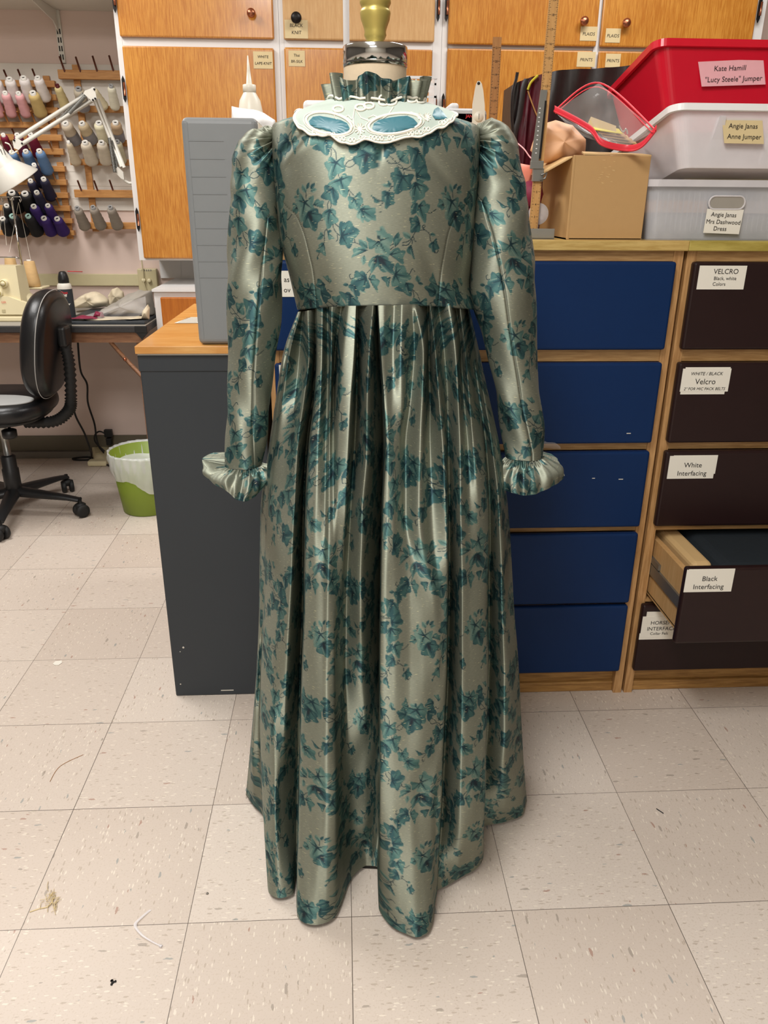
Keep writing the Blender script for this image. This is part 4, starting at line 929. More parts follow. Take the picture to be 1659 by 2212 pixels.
def dlabel(px0, py0, px1, py1, Y, d, lines, slips=(), tilt=0):
    """paper drawer label; lines = (text, size, rel height, mode)"""
    a, b = at(px0, py1, Y=Y), at(px1, py0, Y=Y); mb = MB(); cx, w, h = (a[0]+b[0])/2, b[0]-a[0], b[2]-a[2]
    for (u0, v0, u1, v1) in slips: m2 = MB(); m2.box(a[0]+u0*w, a[0]+u1*w, Y-.0007, Y, a[2]+v0*h, a[2]+v1*h); m2.build('paper_slip', MT['paper'], d)
    mb.box(a[0], b[0], Y-.0012, Y, a[2], b[2])
    for t, s, v, ink, sh, u in lines:
        mb.m = ink; mb.text(t, (a[0]+u*w, Y-.0012, a[2]+v*h), s*h, align='CENTER', shear=sh)
    return mb.build('label', [MT['paper'], MT['ink'], MT['inkfaint']], d)
YF = .6668
dlabel(1504,574,1614,625,YF,dd[0],[('VELCRO',.30,.66,1,0,.57),('Black, white',.21,.40,1,0,.57),('Colors',.21,.16,1,0,.46)])
dlabel(1468,796,1580,846,YF,dd[1],[('WHITE / BLACK',.20,.72,1,.2,.5),('Velcro',.34,.33,1,0,.5),('2" FOR MIC PACK BELTS',.17,.07,1,.2,.5)],[(.02,-.12,.94,.2),(.05,.8,.98,1.06)])
dlabel(1440,984,1548,1034,YF,dd[2],[('White',.30,.50,1,0,.52),('Interfacing',.30,.14,1,0,.52)],[(.08,.2,1.03,1.02)])
dlabel(1476,1229,1588,1279,YF-.2,dd[3],[('Black',.30,.50,1,0,.5),('Interfacing',.30,.14,1,0,.5)],[(.04,.05,1.0,1.02)])
dlabel(1382,1330,1480,1377,YF,dd[4],[('HORSEHAIR',.24,.62,1,0,.56),('INTERFACING',.24,.34,1,0,.56),('Collar Felt',.18,.13,1,0,.44)],[(-.02,-.1,.9,.2),(.08,.7,1.0,1.22)])
# blue drawer labels seen past the dress
def seenlabel(px0, py0, px1, py1, d, lines): return dlabel(px0, py0, px1, py1, YF, d, lines)
seenlabel(560,585,634,641,db[0],[('as',.28,.58,1,0,.80),('ov',.28,.18,1,0,.80)])
mb = MB(); p = at(603, 800, Y=YF); mb.box(p[0], p[0]+.006, YF-.001, YF, p[2]-.02, p[2]+.012); mb.build('label', MT['paper'], db[1])
mb = MB()
for px_, py_, w in ((1358,936,.010),(1341,1035,.011),(1282,1033,.007)):
    p = at(px_, py_, Y=YF); mb.box(p[0]-w/2, p[0]+w/2, YF-.0006, YF, p[2]-.001, p[2]+.0008)
mb.build('scratch', MT['shelfwhite'], tb, 'white scratches on the drawers')
# the open brown drawer: box, runner, contents
mb = MB(); x0, x1 = .785, 1.62
for a, b in ((x0, x0+.014), (x1-.014, x1)): mb.box(a, b, .487, .93, .305, .455)
mb.box(x0, x1, .487, .93, .30, .308); mb.box(x0, x1, .92, .93, .305, .455); mb.build('drawer_box', MT['paleply'], dd[3], 'pale wooden drawer box')
mb = MB(); mb.box(.7795, .7849, .49, .92, .362, .392); mb.box(.7785, .7855, .64, .70, .395, .41); mb.build('runner', MT['greysteel'], tr, 'steel drawer runner')
mb = MB(); mb.box(.80, .84, .62, .90, .309, .41, .006); mb.box(.81, .86, .53, .88, .41, .468, .012, seg=3)
single(mb, 'cardboard_core', MT['cardin'], 'tan cardboard bolt core in the open brown drawer', 'core')
mb = MB(); mb.box(.868, 1.60, .50, .91, .309, .47, .03, seg=4); single(mb, 'fabric_bolt', MT['fabricdark'], 'folded dark fabric in the open brown drawer', 'fabric')
# wisp of clear film caught in the navy drawer
G = []
for i in range(9):
    u = i/8; p0 = at(1166+u*44, 944+u*22+4*math.sin(u*6), Y=.655); p1 = at(1166+u*44, 966+u*5, Y=.664); G.append([p0*(1-v)+p1*v+np.array([0,-.004*math.sin(v*3.1),0]) for v in np.linspace(0,1,5)])
mb = MB(); mb.grid(G); single(mb, 'plastic_wrap', MT['film'], 'wisp of clear plastic sticking out of a navy drawer beside the right cuff', 'plastic wrap')

# ------------------------------------------------------------------ on top of the navy unit (z = 1.175)
ZQ = 1.1752
# white sewing machine behind the neck
ms = thing('sewing_machine', 'white sewing machine with red lettering on the navy unit, behind the dress neck', 'sewing machine', (.13, 1.06, ZQ))
ml, mr_ = at(655, 238, Y=.98), at(1052, 262, Y=.98); mz = at(1000, 229, Y=.98)[2]; mzl = at(675, 216, Y=.98)[2]
mb = MB(); mb.box(ml[0], mr_[0], .98, 1.11, ZQ+.17, mz-.004, .012, seg=3); mb.box(mr_[0]-.11, mr_[0], .98, 1.11, ZQ, mz-.004, .012, seg=3); mb.box(ml[0], mr_[0], .955, 1.13, ZQ, ZQ+.07, .010, seg=3); mb.box(ml[0]+.0, ml[0]+.09, .975, 1.11, ZQ+.02, mzl, .010, seg=3)
mb.build('body', MT['whiteplast'], ms)
q0, q1 = at(682,217,Y=1.0), at(972,222,Y=1.0); mb = MB(); mb.box(q0[0], q0[0]+.05, .99, 1.10, mz-.01, q0[2], .006); mb.box(q1[0], q1[0]+.022, 1.0, 1.10, mz-.01, q1[2], .006); mb.build('top_knob', MT['whiteplast'], ms)
p = at(1006, 254, Y=.979); mb = MB(); mb.text('JAN', (p[0],.979,p[2]), .0095, shear=.05, bold=.0002); mb.build('lettering', MT['redink'], ms, 'red lettering')
p = at(1004, 268, Y=.979); mb = MB(); mb.box(p[0], p[0]+.03, .9785, .98, p[2]-.004, p[2]+.004); mb.build('stripe', MT['pinktape'], ms, 'pink stripe')
# white lattice basket
a, b = at(905, 260, Y=1.25), at(943, 165, Y=1.25); tbk = thing('lattice_basket', 'white plastic lattice basket behind the neck ruffle', 'basket', (a[0]-.03, 1.3, ZQ))
mb = MB(); x1 = b[0]; x0 = x1-.14; zt_ = b[2]
for xx in (x0, x1-.005): mb.box(xx, xx+.005, 1.25, 1.40, ZQ, zt_)
for yy in (1.25, 1.395):
    for zz in np.arange(ZQ, zt_, .03): mb.box(x0, x1, yy, yy+.004, zz, zz+.005)
    for xx in np.arange(x0, x1, .028): mb.box(xx, xx+.004, yy, yy+.004, ZQ, zt_)
    mb.box(x0-.002, x1+.002, yy-.003, yy+.006, zt_-.006, zt_)
    for xx in np.arange(x0+.006, x1-.03, .028): mb.tube([(xx,yy+.002,zt_-.03),(xx+.014,yy+.002,zt_-.008),(xx+.028,yy+.002,zt_-.03)], .0016, 5)
mb.build('lattice', MT['whiteplast'], tbk)
a = at(915, 225, Y=1.2); mb = MB(); mb.lathe([(.03,0),(.03,.22),(.026,.235),(.012,.24)], (a[0]-.015, 1.19, ZQ), n=24)
single(mb, 'spray_can', MT['greysteel'], 'dull grey can standing in front of the white lattice basket', 'can')
# white tapered tool
tt_ = thing('hem_gauge', 'white tapered plastic tool with a hole at the top, left of the wooden ruler', 'tool', (at(1035,258,Y=.93)[0], .93, ZQ))
poly = [(1020,262),(1021,225),(1026,195),(1029,181),(1032,175),(1037,175),(1041,181),(1044,195),(1047,225),(1048,262)]
bot = [at(1018,262,Y=.93), at(1050,262,Y=.93)]
pp = [at(x, y, Y=.93) for x, y in poly]; pp = [np.array([bot[0][0],.93,ZQ])]+pp+[np.array([bot[1][0],.93,ZQ])]
mb = MB(); mb.prism([tuple(p) for p in pp], (0,.004,0)); mb.build('blade', MT['nylon'], tt_)
p = at(1034, 180, Y=.9295); mb = MB(); mb.lathe([(.0033,0),(.0033,.0006)], (p[0],.9299,p[2]), (0,-1,0), n=14); mb.build('hole', MT['ink'], tt_, 'dark hole')
p = at(1034, 252, Y=.9295); mb = MB(); mb.lathe([(.011,0),(.010,.003),(0,.0035)], (p[0],.9299,p[2]), (0,-1,0), n=20, close=False); mb.m = 1; mb.box(p[0]-.0008,p[0]+.0008,.926,.9262,p[2]-.006,p[2]+.006); mb.build('pivot', [MT['nylon'], MT['greysteel']], tt_)
# wooden ruler with inch numbers
a, b = at(1057, 262, Y=.95), at(1082, 80, Y=.95); c, d = at(1053, 262, Y=.95), at(1084, 78, Y=.95)
rx0, rx1 = a[0]-.001, a[0]+.0185; zt_ = b[2]
rl = thing('ruler', 'wooden ruler with inch numbers standing upright on the navy unit behind the right shoulder', 'ruler', ((rx0+rx1)/2, .95, ZQ))
mb = MB(); mb.box(rx0, rx1, .95, .954, ZQ, zt_); mb.build('blade', MT['rulerdk'], rl)
mb = MB(); z21 = at(1069, 103, Y=.95)[2]; inch = (z21-at(1064, 246, Y=.95)[2])/5
for k in range(0, 8):
    z = z21-k*inch
    if z > ZQ+.02: mb.text(str(21-k), ((rx0+rx1)/2, .9497, z-.0022), .0062, align='CENTER')
    for q in range(8):
        zz = z-q*inch/8
        if zz < ZQ: continue
        l = (.006,.002,.003,.002,.0042,.002,.003,.002)[q]; mb.box(rx0, rx0+l, .9494, .95, zz, zz+.0006); mb.box(rx1-l, rx1, .9494, .95, zz, zz+.0006)
mb.build('marking', MT['ink'], rl)
# tall yardstick hem marker
Yh = .735; hb, ht = at(1163, 505, Y=Yh), at(1196, 0, Y=Yh)
hm = thing('skirt_marker', 'tall wooden yardstick skirt marker with steel slide, beside the cardboard box', 'skirt marker', (hb[0], Yh, ZQ))
def yx(y): # centre x of the stick at image row y
    return np.interp(y, [0,250,390,505], [1197,1172,1158,1150])
def zrow(y): return at(yx(y), y, Y=Yh)[2]
xb = at(1156, 450, Y=Yh)[0]; xt = at(1197, 0, Y=Yh)[0]; zt_ = zrow(0)+.35; slope = (xt-xb)/(zrow(0)-at(1156,450,Y=Yh)[2])
def xs(z): return xb+slope*(z-at(1156,450,Y=Yh)[2])
mb = MB(); hw = .0095
mb.hexa([(xs(ZQ)-hw,Yh,ZQ),(xs(ZQ)+hw,Yh,ZQ),(xs(ZQ)+hw,Yh+.006,ZQ),(xs(ZQ)-hw,Yh+.006,ZQ),(xs(zt_)-hw,Yh,zt_),(xs(zt_)+hw,Yh,zt_),(xs(zt_)+hw,Yh+.006,zt_),(xs(zt_)-hw,Yh+.006,zt_)])
mb.build('yardstick', MT['ruler'], hm)
mb = MB(); z = ZQ+.02; n = 0
while z < zrow(0)+.02:
    for q in range(8):
        l = (.006,.002,.003,.002,.0045,.002,.003,.002)[q]; zz = z+q*.0254/8
        if not (zrow(390) < zz < zrow(195)): mb.box(xs(zz)-hw, xs(zz)-hw+l, Yh-.0004, Yh, zz, zz+.0005); mb.box(xs(zz)+hw-l, xs(zz)+hw, Yh-.0004, Yh, zz, zz+.0005)
    if not (zrow(400) < z < zrow(195)): mb.text(str(2+n), (xs(z), Yh-.0002, z-.002), .006, align='CENTER')
    z += .0254; n += 1
mb.build('marking', MT['ink'], hm)
za, zb_ = zrow(365), zrow(195); mb = MB(); s_ = .0075
mb.hexa([(xs(za)-.020,Yh-.006,za),(xs(za)-.004,Yh-.006,za),(xs(za)-.004,Yh-.001,za),(xs(za)-.020,Yh-.001,za),(xs(zb_)-.012,Yh-.006,zb_),(xs(zb_)+.002,Yh-.006,zb_),(xs(zb_)+.002,Yh-.001,zb_),(xs(zb_)-.012,Yh-.001,zb_)])
mb.box(xs(za)-.020, xs(za)+.008, Yh-.009, Yh-.001, za, za+.016, .001); zc_ = zrow(392); mb.box(xs(zc_)-.012, xs(zc_)+.011, Yh-.006, Yh+.008, zc_, zc_+.026, .001)
mb.tube([(xs(zc_)+.004,Yh-.012,zc_+.012),(xs(zc_)+.016,Yh-.012,zc_+.017),(xs(zc_)+.013,Yh-.012,zc_+.006),(xs(zc_)+.002,Yh-.012,zc_+.002)], .0022, 6)
mb.m = 1
for k in range(11): zz = za+.03+k*.0085; mb.box(xs(zz)-.012, xs(zz)-.009, Yh-.0065, Yh-.006, zz, zz+.0018)
mb.m = 2; mb.hexa([(xs(za)-.003,Yh-.0075,za+.02),(xs(za)+.001,Yh-.0075,za+.02),(xs(za)+.001,Yh-.006,za+.02),(xs(za)-.003,Yh-.006,za+.02),(xs(zb_)-.002,Yh-.0075,zb_-.02),(xs(zb_)+.002,Yh-.0075,zb_-.02),(xs(zb_)+.002,Yh-.006,zb_-.02),(xs(zb_)-.002,Yh-.006,zb_-.02)])
mb.build('slide', [MT['greysteel'], MT['whiteplast'], MT['blackmetal']], hm, 'dull steel slide with perforations')
a, b = at(1148, 514, Y=Yh-.02), at(1199, 494, Y=Yh-.02); mb = MB(); mb.box(a[0]-.01, b[0], Yh-.02, Yh-.017, ZQ, b[2], .001); mb.box(a[0]-.03, b[0]+.0, Yh-.02, Yh+.05, ZQ, ZQ+.002); mb.build('foot', MT['alu'], hm, 'bent steel foot plate')
p = at(1163, 462, Y=Yh+.012); mb = MB(); mb.lathe([(.0225,0),(.0225,.0015)], (p[0],Yh+.0135,p[2]), (0,-1,0), n=32); mb.tube([(p[0],Yh+.013,p[2]-.022),(p[0],Yh+.013,ZQ)], .002, 6); mb.build('disc', MT['clearbin'], hm, 'clear plastic disc')

# cardboard box
Yx = .70
bl, br, brt, blt = at(1231,511,Y=Yx), at(1387,508,Y=Yx), at(1407,332,Y=Yx), at(1237,335,Y=Yx)
x0, x1, zt_ = (bl[0]+blt[0])/2-.002, (br[0]+brt[0])/2, blt[2]
cbx = thing('cardboard_box', 'brown cardboard box with an open flap on the navy unit, beside the storage tubs', 'box', ((x0+x1)/2, Yx+.1, ZQ))
mb = MB(); t = .003; D = .26
mb.box(x0+.004, x1, Yx, Yx+t, ZQ, zt_, .001); mb.box(x0, x0+t, Yx+.002, Yx+D, ZQ, zt_-.004); mb.box(x1-t, x1, Yx+t, Yx+D, ZQ, zt_-.004); mb.box(x0, x1, Yx+D-t, Yx+D, ZQ, zt_-.004); mb.box(x0, x1, Yx, Yx+D, ZQ, ZQ+t)
mb.box(x0-.001, x0+.005, Yx-.0005, Yx+.004, ZQ, zt_, .0015)
mb.build('carton', MT['card'], cbx)
mb = MB(); f0 = np.array([x0, Yx+.01, zt_-.004]); f1 = np.array([x0, Yx+D-.01, zt_-.002]); e = np.array([-.062, .0, -.034])
mb.prism([tuple(f0), tuple(f1), tuple(f1+e*.9), tuple(f0+e+np.array([.006,.03,0])), tuple(f0+e*.8+np.array([0,.008,0]))], (0,0,.003)); 
mb.prism([(x0+.02,Yx+.0,zt_+.001),(x1,Yx+.0,zt_-.001),(x1-.004,Yx+.05,zt_+.004),(x0+.03,Yx+.05,zt_+.007)], (0,0,.003))
mb.build('flap', MT['cardin'], cbx, 'paler folded flap')
mb = MB(); rng = random.Random(3)
for k in range(16):
    p = at(1310+rng.uniform(-18,22), 345+rng.uniform(0,52), Y=Yx); mb.box(p[0]-.002, p[0]+rng.uniform(.001,.004), Yx-.0004, Yx, p[2], p[2]+.0012)
mb.build('torn_tape', MT['cardin'], cbx, 'pale torn tape marks')
# zip bag leaning on the box, with papers
ZBp = [(1197,240),(1294,178),(1418,283),(1382,326),(1345,325),(1300,318),(1240,285)]
tz = thing('zip_bag', 'clear zip bag with red closure strip, lying open on the cardboard box', 'bag', (at(1300,300,Y=.80)[0], .80, zt_+.008))
A, B, Cc, Dd = at(1197,240,Y=.76), at(1294,179,Y=.80), at(1417,282,Y=.636), at(1352,325,Y=.69)
E_ = at(1245,290,Y=.73)
def patch(A, B, C_, D_, sag, n=18, seed=0):
    rng = np.random.RandomState(seed); ph = rng.rand(4)*6; G = []
    for i in range(n+1):
        u = i/n; row = []
        for j in range(n+1):
            v = j/n; p = (A*(1-u)+B*u)*(1-v)+(D_*(1-u)+C_*u)*v; w = math.sin(u*math.pi)*math.sin(v*math.pi)
            p = p+np.array(sag)*w+np.array([0,.006,.004])*w*math.sin(u*9+ph[0]+v*4)+np.array([0,.004,.003])*w*math.sin(v*17+u*5+ph[1]); row.append(p)
        G.append(row)
    return G
mb = MB(); mb.grid(patch(A, B, Cc, Dd+np.array([0,.05,0]), (0,.05,-.02), 22, 2)); mb.grid(patch(A, E_, Dd, Dd, (0,-.012,0), 12, 4)); mb.build('film', MT['film'], tz)
mb = MB(); mid_ = [A, (A+Dd)/2+np.array([-.006,-.014,.0]), at(1300,313,Y=.69), Dd, at(1385,318,Y=.66), Cc]
q = spl(mid_); mb.grid([[p, p+np.array([0,-.002,.006]), p+np.array([0,0,.011])] for p in q]); mb.tube(q, .0022, 6); mb.tube(spl([A, B, Cc]), .0020, 6); mb.tube(spl([A+np.array([.004,.004,-.004]), B+np.array([0,0,-.008]), Cc+np.array([-.006,0,-.004])]), .0012, 6)
mb.build('zip_strip', MT['zip'], tz, 'red zip strips')
pc = [at(1277,252,Y=.80), at(1331,272,Y=.80), at(1331,292,Y=.79), at(1268,272,Y=.79)]
mb = MB(); mb.prism([tuple(p) for p in pc], (0,.002,.0)); single(mb, 'paper_card', MT['tape'], 'cream paper card sticking up inside the open zip bag', 'paper')
for k in range(5):
    a_ = at(1285+k*9, 281+k*7, Y=.775+.006*k); b_ = at(1345+k*9, 290+k*7, Y=.79+.006*k); n_ = np.array([.0,.03,.012])
    mb = MB(); mb.prism([tuple(a_), tuple(b_), tuple(b_+n_), tuple(a_+n_)], (0,0,.0012))
    single(mb, 'pattern_envelope', MT['yellow' if k == 0 else ('card' if k % 2 else 'cardin')], ['yellow paper slip nearest the card inside the zip bag','brown envelope just below the yellow slip inside the zip bag','pale envelope in the middle of the bundle inside the zip bag','brown envelope second from the bottom inside the zip bag','pale envelope at the bottom right inside the zip bag'][k], 'envelope', 'papers in the zip bag')
mb = MB(); q_ = at(1344,285,Y=.76); mb.tube(spl([q_+np.array([-.008,0,.012]), q_+np.array([.0,-.004,.0]), q_+np.array([.008,0,.006]), q_+np.array([.012,0,-.004])]), .0018, 6); single(mb, 'binder_clip', MT['steel'], 'shiny metal clip on the envelopes inside the zip bag', 'clip')
# peach fabric bag, coral fabric, maroon ball
pts = [xz(1152,322,.80), xz(1170,268,.80), xz(1205,258,.80), xz(1240,268,.80), xz(1270,300,.80), xz(1268,345,.80), xz(1215,352,.80), xz(1180,350,.80)]
mb = lump('p', pts, .775, .10, None, '', '', .004, 9); single(mb, 'fabric_bundle', MT['peach'], 'peach fabric bundled in the box under the zip bag', 'fabric')
pts = [xz(1118,352,.86), xz(1150,358,.86), xz(1148,395,.86), xz(1136,418,.86), xz(1128,470,.86), (xz(1128,470,.86)[0],ZQ+.004), (xz(1085,470,.86)[0],ZQ+.004), xz(1090,380,.86)]
mb = lump('p', pts, .83, .06, None, '', '', .003, 5); single(mb, 'fabric_fold', MT['pinkf'], 'coral folded fabric between the right shoulder and the yardstick', 'fabric')
p = at(1146, 420, Y=.80); mb = MB(); mb.lathe([(.003,-.03),(.018,-.026),(.027,-.01),(.028,.006),(.020,.022),(.006,.03)], (p[0],.80,p[2]), (.2,0,1), n=24); mb.tube([(p[0],.80,p[2]-.028),(p[0],.80,ZQ)], .02, 12); single(mb, 'yarn_ball', MT['maroon'], 'maroon ball of fabric behind the yardstick, below the coral fold', 'fabric ball')
mb = MB(); mb.tube(spl([at(1116,308,Y=.84), at(1132,322,Y=.82), at(1143,337,Y=.81), at(1148,342,Y=.80)]), .0014, 6); single(mb, 'pink_cord', MT['pinktape'], 'thin pink cord curling beside the yardstick slide', 'cord')

# black tote
Yt = 1.12
tp = thing('tote_bag', 'black woven tote bag with maroon printed side and yellow stripe, behind the yardstick', 'bag', (at(1240,300,Y=Yt)[0], Yt+.06, ZQ))
def tote_edge(): return [(1112,180),(1135,171),(1160,163),(1215,151),(1300,147),(1392,138)]
te = [at(x, y, Y=Yt) for x, y in tote_edge()]; G = []
q = spl(te, 8)
for k in range(20):
    s = k/19; row = []
    for i, p in enumerate(q):
        z = p[2]*(1-s)+ZQ*s; row.append((p[0]*(1)+.010*math.sin(s*3)*(1 if i > len(q)/2 else -1)*0, p[1]+.012*math.sin(i*.5)*math.sin(s*3.1)+.004*math.sin(i*1.3+s*9), z+.0))
    G.append(row)
n1 = int(len(q)*.56)
mb = MB(); g = np.array(G); mb.grid(g[:, n1-1:]); mb.grid(g[:, :6]); bk = g.copy(); bk[...,1] += .14; mb.grid(bk, flip=True)
mb.grid(np.stack([g[:,0], bk[:,0]], 1)); mb.grid(np.stack([g[:,-1], bk[:,-1]], 1)); mb.build('body', MT['tote'], tp)
mb = MB(); mb.grid(g[:, 5:n1]); mb.build('side_panel', MT['totepr'], tp, 'maroon printed panel')
mb = MB(); a0, a1 = at(1142,188,Y=Yt-.006), at(1164,164,Y=Yt-.006); mb.tube(spl([at(1140,194,Y=Yt-.008), at(1147,178,Y=Yt-.008), at(1162,163,Y=Yt-.008)]), .0032, 6); mb.build('stripe', MT['yellow'], tp, 'yellow printed stripe')
mb = MB(); mb.tube(spl([at(1140,196,Y=Yt-.008), at(1150,225,Y=Yt-.008), at(1160,250,Y=Yt-.008)]), .0018, 6); mb.build('gold_line', MT['ruler'], tp, 'tan printed line')
mb = MB(); hn = spl([at(1116,156,Y=Yt-.012), at(1113,172,Y=Yt-.012), at(1106,200,Y=Yt-.02), at(1104,250,Y=Yt-.02), at(1108,300,Y=Yt-.015)]); mb.grid([[p, p+np.array([.006,0,0])] for p in hn]); mb.tube(hn, .002, 6)
hn2 = spl([at(1138,170,Y=Yt-.012), at(1131,190,Y=Yt-.014), at(1122,250,Y=Yt-.015), at(1112,290,Y=Yt-.015), at(1108,340,Y=Yt-.015)]); mb.grid([[p+np.array([-.007,0,0]), p+np.array([0,-.003,0]), p+np.array([.007,0,0])] for p in hn2]); mb.build('strap', MT['tote'], tp)

# ------------------------------------------------------------------ storage tubs at the right
def tub(name, label, cat, base, top, z0, z1, y0, y1b, mbody, mrim, rim=.010, flare=.02, wall=.003, tilt=0):
    t = thing(name, label, cat, ((base[0]+base[1])/2, y0, z0)); n = 8; t.rotation_euler = (math.radians(-tilt), 0, 0)
    def rr(x0, x1, ya, yb, r, z):
        P = []
        for cx_, cy_, a0 in ((x0+r,ya+r,180),(x1-r,ya+r,270),(x1-r,yb-r,0),(x0+r,yb-r,90)):
            for k in range(n+1): a_ = math.radians(a0+90*k/n); P.append((cx_+r*math.cos(a_), cy_+r*math.sin(a_), z))
        return P
    L0 = rr(base[0], base[1], y0+flare, y1b-flare, .022, z0); L1 = rr(top[0], top[1], y0, y1b, .028, z1)
    I1 = rr(top[0]+wall, top[1]-wall, y0+wall, y1b-wall, .026, z1); I0 = rr(base[0]+wall, base[1]-wall, y0+flare+wall, y1b-flare-wall, .020, z0+wall)
    mb = MB(); mb.grid([L0, L1, I1, I0], cu=True, smooth=False); mb.add(L0, [list(range(len(L0)))[::-1]]); mb.add(I0, [list(range(len(I0)))]); body_ = mb.build('tub', mbody, t)
    mb = MB(); e = .007; R0 = rr(top[0]-e, top[1]+e, y0-e, y1b+e, .03, z1-rim); R1 = rr(top[0]-e, top[1]+e, y0-e, y1b+e, .03, z1+.001); R2 = rr(top[0]+wall, top[1]-wall, y0+wall, y1b-wall, .026, z1+.001); R3 = rr(top[0]+.0005, top[1]-.0005, y0+.0005, y1b-.0005, .028, z1-rim)
    mb.grid([R0, R1, R2, R2], cu=True, smooth=False); mb.grid([R3, R0], cu=True, smooth=False); mb.build('rim', mrim, t)
    return t, body_
y0 = .70
# bottom clear tub with slot handle
b0, b1 = at(1397,511,Y=y0)[0]+.006, 1.10; t0 = at(1402,388,Y=y0-.01); zc0 = t0[2]
tc_, bodyc = tub('storage_tub', 'clear plastic tub with slot handle and handwritten label, bottom of the stack', 'tub', (b0, b1), (t0[0]+.006, b1+.01), ZQ, zc0, y0, 1.10, MT['clearbin'], MT['milkbin'], .013, .008)
mb = MB(); mb.box(b0+.02, b1-.02, y0+.03, 1.07, ZQ+.006, ZQ+.052, .02, seg=3); single(mb, 'folded_fabric', MT['fabricgrey'], 'grey folded fabric lying inside the clear bottom tub', 'fabric')
mb = MB()
for k in range(34): xx = b0+.012+k*.0115; mb.box(xx, xx+.0012, y0+.010, y0+.012, ZQ+.02, zc0-.025)
mb.build('ribbing', MT['milkbin'], tc_, 'fine vertical ribs')
a, b = at(1529,452,Y=y0), at(1611,424,Y=y0); mb = MB(); cz = (a[2]+b[2])/2; hr = (b[2]-a[2])/2
sl = [(a[0]+hr+hr*math.cos(u), y0-.001, cz+hr*math.sin(u)) for u in np.linspace(math.pi/2, 3*math.pi/2, 12)]+[(b[0]-hr+hr*math.cos(u), y0-.001, cz+hr*math.sin(u)) for u in np.linspace(-math.pi/2, math.pi/2, 12)]
mb.prism(sl, (0,.012,0)); mb.build('slot_handle', MT['fabricgrey'], tc_, 'dark oblong hand slot')
mb = MB(); mb.tube(sl, .0022, 6, closed=True); mb.build('slot_edge', MT['milkbin'], tc_)
def notelabel(p4, Y, parent, lines, paper, size, sh=.06):
    P = [at(x, y, Y=Y) for x, y in p4]; mb = MB(); mb.prism([tuple(p) for p in P], (0,.0008,0)); mb.m = 1
    R_ = P[1]-P[0]; U_ = P[3]-P[0]; w = np.linalg.norm(R_)
    for t_, u, v in lines: mb.text(t_, P[0]+R_*u+U_*v+np.array([0,-.0003,0]), size, right=R_, up=np.cross(np.array([0,1,0]),-R_/w)*-1 if False else (0,0,1), align='CENTER', shear=sh, bold=-.0)
    return mb.build('label', [MT[paper], MT['ink']], parent)
notelabel([(1519,503),(1596,506),(1607,453),(1528,451)], y0-.002, tc_, [('Angie Janas',.48,.70),('Mrs Dashwood',.50,.40),('Dress',.44,.12)], 'paper', .0125)
# milky tub above it
m0 = at(1465,224,Y=.66); zm1 = m0[2]+.002; zm0 = at(1480,357,Y=.70)[2]
mb0 = at(1408,386,Y=y0)[0]+.03
tmk, bodym = tub('storage_tub', 'milky white plastic tub with handwritten label, resting on the clear tub', 'tub', (m0[0]+.030, 1.075), (m0[0]-.004, 1.10), zm0, zm1, .645, 1.03, MT['milkbin'], MT['whiteplast'], .012, .030, tilt=11.4)
mb = MB(); mb.box(mb0+.06, 1.04, y0+.06, .96, zm0-.03, zm0+.004, .02, seg=3); single(mb, 'folded_cloth', MT['fabriccream'], 'pale folded cloth lying inside the milky tub', 'fabric')
for xx in (at(1535,330,Y=y0)[0], at(1655,330,Y=y0)[0]):
    mb = MB(); mb.hexa([(xx-.022,y0-.024,zm0+.012),(xx+.012,y0-.024,zm0+.012),(xx+.012,y0-.012,zm0+.012),(xx-.022,y0-.012,zm0+.012),(xx-.006,y0-.054,zm1-.02),(xx+.006,y0-.054,zm1-.02),(xx+.006,y0-.04,zm1-.02),(xx-.006,y0-.04,zm1-.02)]); mb.build('corner_rib', MT['milkbin'], tmk)
notelabel([(1569,306),(1655,308),(1657,251),(1569,249)], y0-.048, tmk, [('Angie Janas',.5,.60),('Anne Jumper',.5,.18)], 'tape', .0135)
# red tub
Yr = .80; r0, r1 = at(1362,215,Y=Yr), at(1436,80,Y=Yr); zr1 = r1[2]; zr0 = zr1-.175
trd, bodyr = tub('storage_tub', 'red plastic tub with pink handwritten label, nested in the milky tub', 'tub', (r1[0]+.035, 1.04), (r1[0]-.012, 1.12), zr0, zr1, Yr-.03, 1.09, MT['red'], MT['redrim'], .014, .030, tilt=12)
# the red tub's tapered end seen at left
mb = MB(); L = [at(1436,82,Y=Yr+.02), at(1360,216,Y=Yr+.18), at(1380,236,Y=Yr+.16), at(1450,110,Y=Yr+.02)]
notelabel([(1524,181),(1664,176),(1665,117),(1521,124)], Yr-.024, trd, [('Kate Hamill',.47,.60),('"Lucy Steele" Jumper',.50,.16)], 'pinktape', .0150)

# ------------------------------------------------------------------ bits on the floor
def flat(name, pts, m, label, cat, h=.0012):
    P = [at(x, y, Z=.0006) for x, y in pts]; mb = MB(); mb.prism([tuple(p) for p in P], (0,0,h)); return single(mb, name, MT[m], label, cat)
flat('paper_scrap', [(114,1434),(120,1429),(133,1427),(134,1432),(127,1437),(118,1437)], 'paper', 'small white scrap on the floor left of the charcoal unit', 'scrap')
mb = MB(); rng = random.Random(5)
for k in range(26):
    x, y = 112+rng.gauss(0,10), 1945+rng.gauss(0,11); mb.tube(spl([at(x+rng.uniform(-14,4), y+rng.uniform(0,14), Z=.002), at(x, y, Z=.003+.004*rng.random()), at(x+rng.uniform(0,14), y-rng.uniform(0,16), Z=.002)], 5), .0005, 4)
mb.tube(spl([at(64,1970,Z=.001), at(85,1963,Z=.001), at(104,1958,Z=.002), at(114,1945,Z=.003)], 6), .0011, 5)
single(mb, 'thread_tuft', MT['tape'], 'frayed tan tuft of thread on the floor at the lower left', 'thread')
